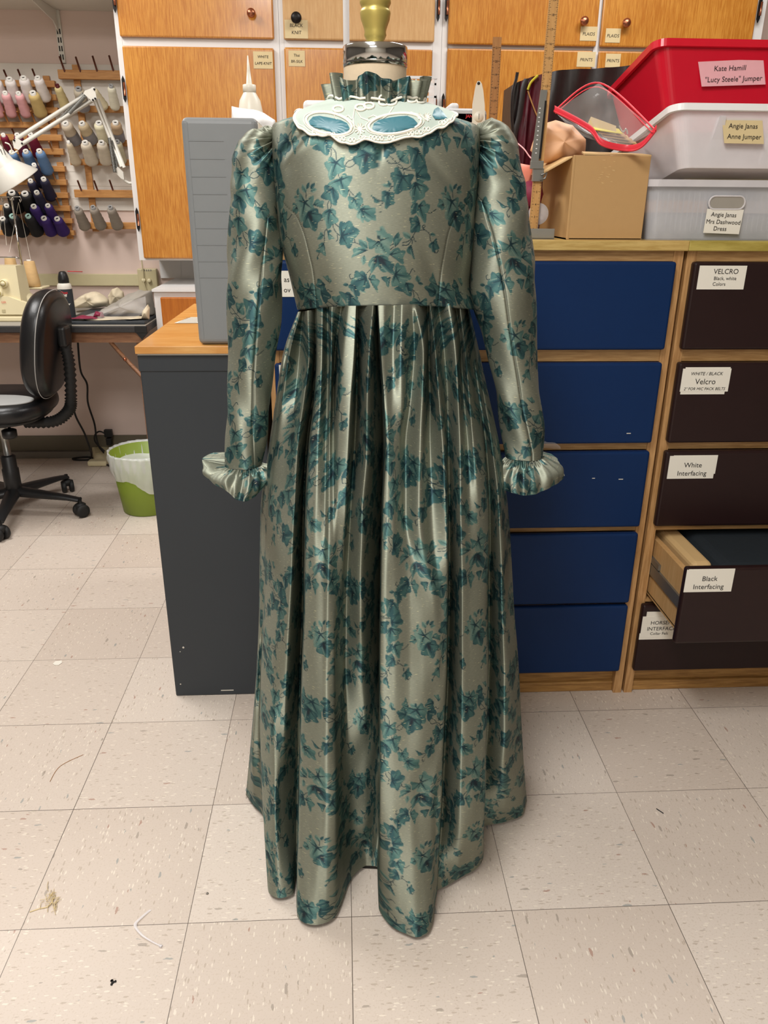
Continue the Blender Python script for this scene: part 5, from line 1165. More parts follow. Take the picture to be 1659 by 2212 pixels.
mb = MB(); q = spl([at(324,1966,Z=.001), at(305,1982,Z=.003), at(292,1998,Z=.004), at(305,2018,Z=.004), at(325,2032,Z=.003), at(350,2045,Z=.001)], 8); mb.grid([[p+np.array([-.003,0,0]), p+np.array([0,0,.0015]), p+np.array([.003,0,0])] for p in q])
mb.tube(q[-3:], .003, 6); single(mb, 'plastic_strip', MT['milkbin'], 'bent clear plastic strip on the floor at the lower left', 'strip')
mb = MB(); mb.tube(spl([at(108,1688,Z=.0008), at(130,1655,Z=.0008), at(180,1630,Z=.0008)], 8), .0007, 4); single(mb, 'loose_thread', MT['rulerdk'], 'thin brown thread curving across the floor tiles at left', 'thread')
mb = MB(); mb.tube([at(1418,1747,Z=.0008), at(1433,1757,Z=.0008)], .0012, 5); single(mb, 'dark_splinter', MT['ink'], 'short dark splinter on the floor right of the dress', 'scrap')
for (x, y, s, l) in ((244,2122,7,'black speck cluster on the floor at the bottom left'),(448,1930,5,'grey oval spot on the floor left of the dress hem')):
    mb = MB(); p = at(x, y, Z=.0006)
    for k in range(5 if s == 7 else 1): mb.lathe([(.0028-.0003*k,0),(.002,.0015)], (p[0]+(.004*math.cos(k*2.2) if k else 0), p[1]+(.004*math.sin(k*2.2) if k else 0), .0004), n=9)
    single(mb, 'floor_speck', MT['ink' if s == 7 else 'strip'], l, 'speck')
# ------------------------------------------------------------------ left wall area
YW = 2.87
mb = MB(); a = at(0,600,Y=YW); mb.box(-2.6, -.952, 2.855, 2.869, .858, .912, .002); struct(mb, 'trim_1', MT['raceway'])
mb = MB(); mb.box(-3.2, 3.2, 2.862, 2.869, .0, .112); struct(mb, 'baseboard_back', MT['base'])
mb = MB(); mb.box(-2.6, -.86, 2.835, 2.861, .0, .034, .002); struct(mb, 'trim_2', MT['strip'])
mb = MB(); mb.box(-2.4, -.882, 2.862, 2.8695, 1.195, 1.79, .001)
for z in (1.245, 1.30, 1.36): mb.box(-2.4, -.882, 2.8605, 2.862, z, z+.03)
single(mb, 'mounting_board', MT['board'], 'white painted board on the pink wall, carrying the wooden thread racks', 'board')
# thermostat box
tb_ = thing('control_box', 'beige control box with knobs on the pink wall, beside the wall cabinet', 'control box', (-.91, 2.85, .88))
p, q = at(302,628,Y=YW), at(336,577,Y=YW); mb = MB(); mb.box(-.975, -.885, 2.832, 2.868, p[2], q[2]-.005, .004); mb.build('case', MT['creamd'], tb_)
mb = MB()
for x, y in ((311,605),(323,606)): k = at(x, y, Y=2.83); mb.lathe([(.009,0),(.009,.012),(.006,.014)], (k[0],2.832,k[2]), (0,-1,0), n=16)
mb.build('knob', MT['cream'], tb_)
mb = MB(); k0 = at(306,584,Y=2.83)
for i in range(5): mb.box(k0[0]+i*.010, k0[0]+i*.010+.005, 2.8312, 2.832, k0[2]-.004, k0[2]+.004)
mb.build('printed_scale', MT['inkfaint'], tb_)
mb = MB(); mb.tube(spl([at(306,562,Y=2.825), at(309,590,Y=2.822), at(311,612,Y=2.82), at(317,629,Y=2.82)]), .003, 6); single(mb, 'white_cable', MT['creamd'], 'beige cable running down over the control box', 'cable')
# shelf with bracket
sf = thing('wall_shelf', 'white shelf on a slotted bracket above the thread racks', 'shelf', (-1.5, 2.6, 1.9))
zs = at(100, 22, Y=YW)[2]; mb = MB(); mb.box(-2.3, -.885, 2.45, 2.869, zs, zs+.02); mb.build('board', MT['shelfwhite'], sf)
mb = MB(); mb.box(-1.215, -1.192, 2.856, 2.869, at(138,137,Y=YW)[2], zs-.001); z0_ = at(138,137,Y=YW)[2]
mb.m = 1; z = z0_+.012
while z < zs-.06: mb.box(-1.211,-1.206,2.8552,2.8562,z,z+.02); mb.box(-1.201,-1.196,2.8552,2.8562,z,z+.02); z += .032
mb.build('slotted_upright', [MT['metalwhite'], MT['blackmetal']], sf)
mb = MB(); mb.prism([(-1.206,2.858,zs-.001),(-1.206,2.50,zs-.001),(-1.206,2.50,zs-.014),(-1.206,2.80,zs-.05),(-1.206,2.858,zs-.085)], (.004,0,0)); mb.m = 1
for k in range(3): mb.lathe([(.004,0),(.004,.001)], (-1.2062,2.56+k*.09,zs-.013), (-1,0,0), n=10)
mb.build('bracket', [MT['metalwhite'], MT['blackmetal']], sf)

# thread racks: spine, rails, pegs
PD = np.array([0,-math.sin(math.radians(42)),math.cos(math.radians(42))])
def rack(label, spine, rails, pegs, spx, xl):
    z0, z1 = at(*spine[1], Y=2.855)[2], at(*spine[0], Y=2.855)[2]
    t = thing('thread_rack', label, 'rack', (spx, 2.85, z0))
    mb = MB(); mb.box(spx-.014, spx+.014, 2.848, 2.8600, z0, z1, .001); mb.build('spine', MT['rack'], t)
    for x, y, th_, xr in rails:
        p = at(x, y, Y=2.835); x0, x1 = (p[0], xr) if xl is None else (xl, p[0])
        mb = MB(); mb.box(x0, x1, 2.822, 2.848, p[2]-th_/2, p[2]+th_/2, .002); mb.build('rail', MT['rack'], t)
    for (x, y, l, m) in pegs:
        p = at(x, y, Y=2.825); mb = MB(); mb.tube([p, p+PD*l], .0042, 8); mb.build('peg', MT[m], t)
    return t
rack('tall wooden thread rack beside the wall cabinet, holding beige and grey cones', ((162,140),(213,500)), [(127,161,.036,-.888),(132,235,.026,-.888),(150,308,.026,-.888),(153,350,.026,-.888),(162,418,.034,-.888),(172,487,.030,-.888)],
     [(140,155,.068,'peg'),(174,155,.066,'peg'),(210,154,.068,'peg'),(245,153,.068,'peg'),(176,412,.056,'peg'),(211,412,.056,'peg'),(244,411,.056,'peg')], -1.150, None)
rack('upper wooden thread rack at the left, holding white, pink, red and blue cones', ((104,164),(127,339)), [(120,182,.026,0),(123,211,.024,0),(127,239,.024,0),(130,271,.024,0),(135,298,.026,0),(139,328,.026,0)],
     [(16,170,.040,'peg'),(46,169,.040,'peg'),(77,168,.040,'peg'),(20,270,.064,'pegl'),(49,270,.066,'pegl'),(78,269,.066,'pegl'),(107,268,.03,'peg'),(114,327,.05,'pegl'),(31,290,.03,'peg'),(62,290,.03,'peg')], -1.281, -1.80)
rack('lower wooden thread rack at the left, holding navy, black and purple cones', ((128,350),(157,516)), [(142,365,.024,0),(145,394,.024,0),(149,422,.024,0),(153,450,.024,0),(158,477,.022,0),(162,503,.022,0)],
     [(121,392,.056,'pegl'),(130,449,.056,'pegl'),(50,452,.03,'peg')], -1.272, -1.80)
# cones of thread
def cone_mats(rgb):
    k = 'th%d_%d_%d' % rgb
    if k not in MT: MT[k] = mat('thread_'+k, rgb, .75, var=.16, scale=26, bump=.25, stretch=(1,1,3))
    return MT[k]
MT['core'] = mat('white_cone_core', (226,222,214), .5); MT['coregrey'] = mat('grey_cone_core', (150,148,146), .5); MT['corered'] = mat('dark_red_core', (84,14,18), .5); MT['coremint'] = mat('mint_core', (170,206,196), .5)
MT['hole'] = mat('hollow_core_dark', (36,34,32), .8)
def cone(tx, ty, bx_, by, rb, rt, rgb, label, group, core='core', wrap=False):
    B = at(bx_, by, Y=2.80); best = None
    for l in np.linspace(.06, .24, 73):
        d = np.hypot(*(pr(B+PD*l)-np.array([tx, ty])))
        if best is None or d < best[0]: best = (d, l)
    l = best[1]; T0 = B+PD*l
    # lean sideways a little so that the top lands where it is seen
    ax_ = at(tx, ty, Y=T0[1])-B; l = np.linalg.norm(ax_); ax_ = ax_/l
    k = 1/430.; rb, rt = rb*k, rt*k
    t = thing('thread_cone', label, 'thread cone', tuple(B), group)
    prof = [(rb*.86,-.004),(rb,.003)]
    for i in range(1, 8): s_ = i/8; prof.append((rb+(rt-rb)*s_+(.0012 if i % 2 else -.0004), l*.86*s_))
    prof += [(rt,l*.86),(rt*.72,l*.90)]
    mb = MB(); mb.lathe(prof, B, ax_, n=20); mb.build('thread', cone_mats(rgb), t)
    rc = rt*.58; mb = MB(); mb.lathe([(rc,l*.84),(rc,l),(rc*.62,l),(rc*.55,l-.010)], B, ax_, n=16, close=False); mb.m = 1; mb.lathe([(rc*.58,l-.006),(rc*.1,l-.006)], B, ax_, n=14, close=True); mb.build('core', [MT[core], MT['hole']], t)
    if wrap:
        mb = MB(); mb.lathe([(rb*1.06,.004),(rb+(rt-rb)*.55+.002,l*.48)], B, ax_, n=20, close=False); mb.build('label_wrap', MT['wrapg'], t, 'grey printed wrapper')
    return t
MT['wrapg'] = mat('grey_wrapper', (126,122,124), .5, var=.4, scale=40)
Wt, Pk, Tn, Rd, Bl = (222,214,210), (220,164,166), (196,170,112), (116,16,46), (92,124,164)
Nv, Bk, Pu = (30,28,54), (20,19,23), (52,28,98); Cr, Gy = (212,200,168), (148,138,126)
for a in ((-10,172,8,216,11,9,Wt,'white thread cone cut off by the left frame edge','white thread cones'),
  (19.4,168.7,35,217,11,9,Wt,'white thread cone behind the left pink cones','white thread cones'),
  (49.7,166,66,216,11,9,Wt,'white thread cone behind the tan cone, middle of the white row','white thread cones'),
  (80.5,166,98.5,213,11,8.5,Wt,'white thread cone at the right end of the white row','white thread cones'),
  (-18,199,0,247,10,7.5,Pk,'pink thread cone cut off by the left frame edge','pink thread cones'),
  (10,198.5,26.5,247,10,7.5,Pk,'left one of the two whole pink thread cones','pink thread cones'),
  (38.8,199.5,57.5,247,10,7.5,Pk,'pink thread cone next to the tan cone','pink thread cones'),
  (70,198.5,89,246,12,9.5,Tn,'tan thread cone at the end of the pink row','tan and cream cones'),
  (6,289.5,24,333,9,6.5,Rd,'dark red thread cone behind the lamp shade, leftmost red','red thread cones'),
  (36,289.5,55,333,10.5,7.5,(110,40,66),'red cone with a mauve top, under the lamp joint','red thread cones'),
  (65,289,85,335,11,8,Rd,'dark red thread cone at the right end of the red row','red thread cones'),
  (24,327,43,370,10.5,8,Bl,'blue thread cone mostly hidden by the lamp shade','blue thread cones'),
  (54.8,325,73,368,11,8.5,Bl,'blue thread cone in the middle of the blue row','blue thread cones'),
  (84,324,103.5,371,11.5,8.5,Bl,'blue thread cone at the right end of the blue row','blue thread cones'),
  (72.8,354.3,91,400,9,7,Nv,'navy thread cone directly right of the lamp shade rim','navy thread cones'),
  (93.3,384.6,111,427,11,8,Nv,'navy thread cone at the right end, below the last blue cone','navy thread cones'),
  (65,388.7,84,430,10,7.5,Nv,'navy thread cone just under the lamp shade tip','navy thread cones'),
  (78.4,413.8,97,455,11,8,Nv,'navy thread cone with a white top, above the purple cones','navy thread cones'),
  (24.6,414.3,40,452,14,11,Bk,'fat black thread cone behind the sewing machine thread bar','black thread cones'),
  (52.8,416.4,70,453,14,11,Bk,'fat black thread cone right of the thread bar','black thread cones'),
  (71.8,444,90,480,12,9,Pu,'purple thread cone with a lilac top','purple thread cones'),
  (102.5,442.5,117,474,10,8,Pu,'purple thread cone with a tall white top','purple thread cones'),
  (13.8,442.5,24,478,11,8,Bk,'black thread cone left of the steel thread pole','black thread cones'),
  (4.6,470.7,21,501,12.5,9,Bk,'black thread cone in the bottom row at the left edge','black thread cones'),
  (25,465,51,503,13.5,9,Bk,'black thread cone in the bottom row behind the steel pole','black thread cones','coremint'),
  (59.5,465,82,502,13.5,9,Bk,'black thread cone in the bottom row beside the purple cones','black thread cones','coremint'),
  (93.8,469.7,112,502,12.5,9,Pu,'left one of the two purple cones in the bottom row','purple thread cones'),
  (122.5,471,138,502,12.5,9,Pu,'purple thread cone at the right end of the bottom row','purple thread cones'),
  (122.7,183,142.5,232,10,6.5,(208,190,138),'cream cone with a dark red core, left end of the tall rack','tan and cream cones','corered'),
  (168.8,189.6,182,236,11,9.5,(180,168,148),'grey wrapped cone behind the lamp elbow','wrapped cones','coregrey',True),
  (199.5,190.5,224,231,10,6.5,Cr,'cream cone right behind the lamp elbow','tan and cream cones'),
  (239.3,183.3,249,232,9,7,(216,210,188),'ivory cone beside the wall cabinet, second row','tan and cream cones','coregrey'),
  (140.4,264.6,164,308,12,10,(190,174,152),'grey wrapped cone at the left end of the third row','wrapped cones','core',True),
  (176,264.6,198.6,306,12,9.5,(180,160,128),'grey wrapped cone with a printed band, second in the third row','wrapped cones','core',True),
  (213,263.7,226,304,11.5,10,(214,206,176),'pale cream cone left of the lower lamp arm','tan and cream cones'),
  (249,263,258,303,11,9.5,(176,148,116),'tan wrapped cone beside the wall cabinet, third row','wrapped cones','core',True),
  (147,305,165,351,10.5,5,(206,190,164),'slim beige cone at the left end of the fourth row','tan and cream cones'),
  (183,306,199.5,350,13,9.5,(206,194,174),'large beige cone in the middle of the fourth row','tan and cream cones'),
  (218.5,306,230,350,12,9.5,(202,190,170),'beige cone beside the lamp springs, fourth row','tan and cream cones'),
  (253,304,263,348,10,7.5,(198,190,160),'pale cone half hidden by the wall cabinet, fourth row','tan and cream cones','coregrey'),
  (166,448,184,490,11.5,8,Gy,'grey thread cone at the left of the lowest row','grey thread cones','coregrey'),
  (200,446,218.5,489,11.5,8,Gy,'grey thread cone in the middle of the lowest row','grey thread cones','coregrey'),
  (237.5,446,254.6,489,11.5,8,Gy,'grey thread cone at the right of the lowest row, by the cabinet','grey thread cones','coregrey')):
    cone(*a)

# ------------------------------------------------------------------ swing-arm lamp
YL = 2.58
def L3(x, y, dy=0): return at(x, y, Y=YL+dy)
lp = thing('swing_arm_lamp', 'white swing-arm lamp with cone shade reaching out from the wall cabinet', 'lamp', tuple(L3(268,390)))
mb = MB(); mb.tube([L3(35,300), L3(203,194)], .0085, 4); mb.tube([L3(48,311), L3(203,214)], .0085, 4); mb.build('upper_arm', MT['metalwhite'], lp)
mb = MB(); mb.tube([L3(203,212), L3(262,360)], .0075, 4); mb.tube([L3(211,214), L3(268,362)], .0075, 4); mb.build('lower_arm', MT['metalwhite'], lp)
mb = MB(); mb.prism([tuple(L3(*p, -.012)) for p in ((183,196),(204,188),(209,214),(200,220),(196,216),(180,202))], (0,.003,0)); mb.m = 1
for x, y in ((204,193),(206,213),(201,216)): mb.lathe([(.004,0),(.004,.004)], L3(x,y,-.012), (0,-1,0), n=10)
mb.build('elbow_plate', [MT['metalwhite'], MT['blackmetal']], lp)
mb = MB(); mb.prism([tuple(L3(*p, -.010)) for p in ((27,304),(36,298),(52,308),(50,314),(40,324),(30,320))], (0,.003,0)); mb.m = 1
for x, y in ((31,303),(48,310)): mb.lathe([(.004,0),(.004,.004)], L3(x,y,-.010), (0,-1,0), n=10)
mb.build('shade_joint', [MT['metalwhite'], MT['blackmetal']], lp)
def spring(a, b, n=26, r=.006):
    a, b = np.array(a), np.array(b); ax_ = b-a; l = np.linalg.norm(ax_); ax_ /= l; u = np.cross(ax_, [0,1,0]); u /= np.linalg.norm(u); w = np.cross(ax_, u)
    return [a+ax_*l*i/(n*8)+r*(u*math.cos(2*math.pi*i/8)+w*math.sin(2*math.pi*i/8)) for i in range(n*8+1)]
for p_, q_, y_ in (((132,255),(180,203),.004),((150,244),(184,207),-.012),((236,298),(248,372),-.012),((243,304),(254,370),.0)):
    mb = MB(); mb.tube(spring(L3(*p_, y_), L3(*q_, y_)), .0022, 5); mb.build('spring', MT['greysteel'], lp)
mb = MB(); mb.prism([tuple(L3(*p, -.008)) for p in ((246,370),(254,360),(266,372),(268,388),(262,386))], (0,.012,0)); e = L3(268,390); mb.tube([e, (e[0]+.02, YL, e[2]-.01), (-.884, YL, e[2]-.01)], .006, 8); mb.box(-.886,-.881, YL-.02, YL+.02, e[2]-.05, e[2]+.03); mb.build('mount', MT['metalwhite'], lp)
s0, s1, s2 = L3(37,395,-.02), L3(12,357,-.02), L3(-14,310,-.02); axn = (s1-s0)/np.linalg.norm(s1-s0); l1 = np.linalg.norm(s1-s0); l2 = np.linalg.norm(s2-s0)
kk_ = 1678.8/np.dot(s0-CP, CM[:,1]); axn = axn+np.array([0,-.26,0]); axn /= np.linalg.norm(axn)
mb = MB(); R0, R1, R2 = 53/kk_, 24/kk_, 19/kk_
mb.lathe([(R0,0),(R0*1.01,.004),(R1*1.04,l1),(R1,l1+.002),(R2,l2),(R2*.7,l2+.01),(0,l2+.011)], s0, axn, n=40, close=False); mb.lathe([(R0*.97,.001),(R1*.98,l1-.001),(.001,l1)], s0, axn, n=40, close=False)
mb.build('shade', MT['metalwhite'], lp)
mb = MB()
for i in range(4): p = L3(3+i*5.5-8, 322-i*3+3, -.075); mb.tube([p, p+(L3(9+i*5.5-8,337-i*3+3,-.075)-p)], .0016, 4)
mb.build('vent_slot', MT['blackmetal'], lp)
mb = MB(); mb.tube(spl([L3(11,308,-.03), L3(20,312,-.03), L3(25,322,-.02), L3(24,332,-.02), L3(38,326,-.01)]), .003, 6); mb.build('cord', MT['nylon'], lp)

# ------------------------------------------------------------------ work table
YT = 2.25; zt_ = at(200,703,Y=YT)[2]
wt = thing('work_table', 'folding work table with black speckled edge along the pink wall', 'table', (-1.5, 2.5, 0))
mb = MB(); mb.box(-2.3, -.815, YT, 2.83, zt_-.030, zt_-.004, .003); mb.build('edge', MT['speckle'], wt, 'black speckled edge'); 
mb = MB(); mb.box(-2.296, -.819, YT+.004, 2.826, zt_-.004, zt_, .001); mb.build('tabletop', MT['fabricgrey'], wt)
mb = MB(); za, zb_ = at(200,740,Y=YT+.02)[2], zt_-.0305; mb.box(-2.26, -.835, YT+.02, YT+.042, za, zb_); mb.box(-2.26, -.835, 2.78, 2.80, za, zb_); mb.build('apron', MT['apron'], wt)
for x, y in ((-.86, YT+.045), (-.86, 2.74), (-2.22, YT+.045), (-2.22, 2.74)):
    mb = MB(); mb.box(x-.016, x+.016, y, y+.032, 0, za+.04, .002); mb.build('leg', MT['apron'], wt)
mb = MB(); a, b = at(238,738,Y=YT+.03), at(303,812,Y=YT+.03); mb.tube([a, (a+b)/2, b+np.array([.03,0,-.03])], .009, 4); m_ = (a+b)/2; mb.m = 1; mb.lathe([(.008,0),(.006,.006)], m_-np.array([0,.008,0]), (0,-1,0), n=12); mb.build('brace', [MT['apron'], MT['copper']], wt)
mb = MB(); mb.prism([(-.86,YT-.001,zt_-.031),(-.815,YT-.001,zt_-.031),(-.84,YT-.001,zt_-.058)], (0,.03,0)); mb.box(-.865,-.8145,YT-.002,YT+.03,zt_-.031,zt_-.003,.002); mb.m = 0; mb.build('corner_guard', MT['black'], wt)
ZT_ = zt_+.0005
mb = MB(); mb.box(-1.17, -.825, YT+.02, 2.72, ZT_, ZT_+.012, .003); single(mb, 'cutting_board', MT['darkgrey'], 'flat black board under the fabric heap at the table end', 'board')
ZF = ZT_+.0125
# fabric heap and plastic bag
def drape(pts, y0, dep, seed, m, name, label, cat, r=.006):
    mb = lump('f', pts, y0, dep, None, '', '', r, seed); return single(mb, name, MT[m], label, cat)
Yq = 2.60
z0 = ZF+.006
drape([xz(150,668,Yq),xz(148,655,Yq),xz(168,640,Yq),xz(185,634,Yq),xz(205,636,Yq),xz(225,652,Yq),(xz(225,652,Yq)[0],z0),(xz(150,668,Yq)[0],z0)], Yq+.02, .10, 3, 'fabriccream', 'muslin_heap', 'crumpled cream muslin heap behind the air duster', 'fabric', .008)
drape([xz(212,648,Yq),xz(222,632,Yq),xz(232,629,Yq),xz(246,640,Yq),xz(250,655,Yq),(xz(250,655,Yq)[0],z0),(xz(214,655,Yq)[0],z0)], Yq+.13, .06, 8, 'fabriccream', 'muslin_scrap', 'twisted cream muslin scrap behind the grey plastic bag', 'fabric', .007)
Yq2 = 2.36
drape([xz(196,690,Yq2),xz(205,675,Yq2),xz(235,660,Yq2),xz(262,642,Yq2),xz(285,634,Yq2),xz(312,635,Yq2),xz(318,660,Yq2),(xz(318,660,Yq2)[0],z0),(xz(200,690,Yq2)[0],z0)], Yq2, .22, 11, 'fabricgrey', 'grey_bundle', 'grey fabric bundle in clear plastic at the table end', 'fabric', .005)
G = patch(np.array(at(176,684,Y=2.33)), np.array(at(314,640,Y=2.37)), np.array(at(318,676,Y=2.32)), np.array(at(245,703,Y=2.29))+np.array([0,0,.004]), (0,-.03,.02), 22, 6); mb = MB(); mb.grid(G); single(mb, 'clear_plastic_bag', MT['film'], 'crumpled clear plastic film lying over the grey fabric bundle', 'bag')
drape([(xz(150,692,2.30)[0],z0),xz(152,690,2.30),xz(172,683,2.30),xz(206,686,2.30),(xz(212,700,2.30)[0],z0)], 2.285, .07, 13, 'maroon', 'maroon_scrap', 'maroon printed fabric scrap at the front of the table', 'fabric', .004)
drape([(xz(170,698,2.29)[0],z0-.0005),xz(180,695,2.29),xz(240,692,2.29),xz(300,688,2.29),(xz(312,695,2.29)[0],z0)], 2.29, .10, 17, 'fabriccream', 'cream_cloth', 'flat cream cloth along the front edge of the table', 'fabric', .002)
drape([xz(303,690,2.3),xz(306,672,2.3),xz(316,660,2.3),xz(320,668,2.3),xz(319,692,2.3)], 2.30, .05, 19, 'fabriccream', 'cream_roll', 'small cream roll against the base cabinet at the table end', 'fabric', .003)
drape([xz(204,682,2.34),xz(208,672,2.34),xz(222,674,2.34),xz(226,684,2.34)], 2.305, .05, 23, 'maroon', 'red_scrap', 'red scrap showing through the clear plastic film', 'fabric', .002)
# air duster
p = at(146, 668, Y=2.42); ad = thing('air_duster', 'black-capped air duster can with red straw standing on the table', 'can', (p[0],2.42,ZT_))
zc1, zc2, zc3 = at(140,611,Y=2.42)[2], at(138,601,Y=2.42)[2], at(137,586,Y=2.42)[2]; r_ = .030
mb = MB(); mb.lathe([(r_,ZT_),(r_,zc1-.018),(r_*.9,zc1-.006),(r_*.72,zc1)], (p[0],2.42,0), n=32); mb.build('can', MT['shelfwhite'], ad)
mb = MB(); mb.lathe([(r_+.0004,ZT_+.01),(r_+.0004,zc1-.024)], (p[0],2.42,0), n=32, close=False); lb = mb.build('printed_wrap', MT['darkgrey'], ad)
mb = MB(); mb.lathe([(r_*.74,zc1-.001),(r_*.74,zc2-.002),(r_*.66,zc3-.018),(r_*.5,zc3-.004),(r_*.3,zc3)], (p[0],2.42,0), n=24); mb.build('cap', MT['black'], ad)
mb = MB(); mb.tube([at(146,586,Y=2.42), at(178,587,Y=2.40)], .0018, 6); mb.build('straw', MT['redink'], ad, 'red straw')
mb = MB(); f_ = np.array([p[0]+.006,2.42-r_-.001,0]); mb.text('Dust', (f_[0],f_[1],zc1-.042), .015, align='CENTER', bold=.0003); mb.build('lettering', MT['redink'], ad); mb = MB(); mb.text('Off', (f_[0],f_[1],zc1-.054), .015, align='CENTER', bold=.0003); mb.text('Duster', (f_[0],f_[1],zc1-.088), .014, align='CENTER', bold=.0003); mb.build('lettering', MT['paper'], ad)

# overlock machine with thread stand
YS = 2.36
def S3(x, y, dy=0): return at(x, y, Y=YS+dy)
sg = thing('overlock_machine', 'cream overlock sewing machine with steel thread stand on the work table', 'sewing machine', tuple(S3(20,700)[:2])+(ZT_,))
bL = S3(-60,700)[0]; f = [S3(62,696), S3(36,575)]; zt2 = f[1][2]
mb = MB(); mb.hexa([(bL,YS,ZT_+.012),(f[0][0]-.018,YS,ZT_+.012),(f[0][0]+.0,YS+.085,ZT_+.012),(bL,YS+.085,ZT_+.012),(bL,YS+.02,zt2),(f[1][0]-.012,YS+.02,zt2),(f[1][0]+.0,YS+.08,zt2),(bL,YS+.08,zt2)]); mb.box(bL, f[0][0]+.004, YS-.012, YS+.095, ZT_, ZT_+.022, .006); mb.build('body', MT['cream'], sg)
mb = MB(); a = S3(0,640,-.004); mb.hexa([(bL,YS-.010,ZT_+.03),(S3(24,0)[0],YS-.010,ZT_+.03),(S3(24,0)[0],YS+.02,ZT_+.03),(bL,YS+.02,ZT_+.03),(bL,YS-.004,a[2]),(S3(17,640)[0],YS-.004,a[2]),(S3(17,640)[0],YS+.02,a[2]),(bL,YS+.02,a[2])]); mb.m = 1; q = S3(0,655,-.012); mb.text('GER', (q[0]+.004,YS-.0085,q[2]), .011, bold=.0002); q = S3(4,672,-.012); mb.m = 2; mb.box(q[0],q[0]+.014,YS-.011,YS-.009,q[2]-.006,q[2]+.006); mb.build('front_cover', [MT['cream'], MT['pinkf'], MT['creamd']], sg)
for x, y in ((8,612),(-3,633)):
    q = S3(x, y); mb = MB(); mb.lathe([(.016,-.02),(.016,.012),(.012,.014),(.009,.014),(.009,.018),(0,.018)], (q[0],YS+.005,q[2]), (0,-1,0), n=24, close=False); mb.m = 1; mb.lathe([(.0125,.0145),(.0095,.0145)], (q[0],YS+.005,q[2]), (0,-1,0), n=24, close=False); mb.build('tension_dial', [MT['cream'], MT['gold']], sg)
q = S3(36,672,-.004); mb = MB(); mb.box(q[0]-.008,q[0]+.010,YS-.002,YS+.03,q[2]-.014,q[2]+.014,.001); mb.build('power_switch', MT['black'], sg)
q = S3(64,652,.08); mb = MB(); mb.lathe([(.036,0),(.042,.006),(.042,.022),(.034,.028),(.012,.03),(.012,.042),(0,.042)], (q[0]-.02,YS+.08,q[2]), (1,-.25,0), n=32); mb.build('handwheel', MT['cream'], sg)
mb = MB(); a, b = S3(50,621,.16), S3(84,628,.12); mb.box(bL, b[0], YS+.16, YS+.26, a[2]-.008, a[2], .003); mb.build('spool_tray', MT['cream'], sg)
pz0, pz1 = S3(53,612,.20), S3(25,430,.20); mb = MB(); mb.tube([pz0-np.array([0,0,.02]), pz0*.5+pz1*.5], .0055, 10); mb.tube([pz0*.5+pz1*.5, pz1], .004, 10); mb.build('thread_pole', MT['steel'], sg)
mb = MB(); mb.tube([S3(-60,426,.2), S3(44,425,.2), S3(46,432,.2), S3(44,437,.2), S3(42,430,.2)], .0025, 6); mb.tube([S3(3,426,.2), S3(6,438,.2), S3(8,428,.2)], .002, 6); mb.lathe([(.009,-.012),(.009,.004)], S3(25,426,.2), n=12); mb.build('guide_bar', MT['steel'], sg)
mb = MB(); mb.tube(spl([S3(-60,556,.03), S3(20,556,.03), S3(38,557,.03), S3(44,562,.06), S3(46,575,.1)]), .003, 6); mb.build('guide_rod', MT['steel'], sg)
for (x, y, x2, y2) in ((40,437,66,560),(40,437,20,545),(6,437,14,530),(6,437,-2,520)):
    mb = MB(); mb.tube([S3(x,y,.2), S3(x2,y2,.2)], .0006, 4); mb.build('thread_line', MT['nylon'], sg)
for (x, yb, yt, dy, l) in ((68,618,563,.19,'tan thread cone on the right of the overlock spool tray'),(25,600,556,.23,'tan thread cone behind the overlock body')):
    b0_, t0_ = S3(x+3, yb, dy), S3(x-4, yt, dy); zb2 = a[2]+.001; h = t0_[2]-zb2; t = thing('thread_spool', l, 'thread cone', (b0_[0], YS+dy, zb2), 'spools on the overlock'); mb = MB(); mb.lathe([(.030,.0),(.033,.004),(.033,.02),(.022,h-.004),(.020,h-.002)], (b0_[0],YS+dy,zb2), n=24); mb.build('thread', cone_mats((206,170,118)), t); mb = MB(); mb.lathe([(.010,h-.003),(.010,h+.004),(.004,h+.004)], (b0_[0],YS+dy,zb2), n=16); mb.build('core', MT['core'], t)

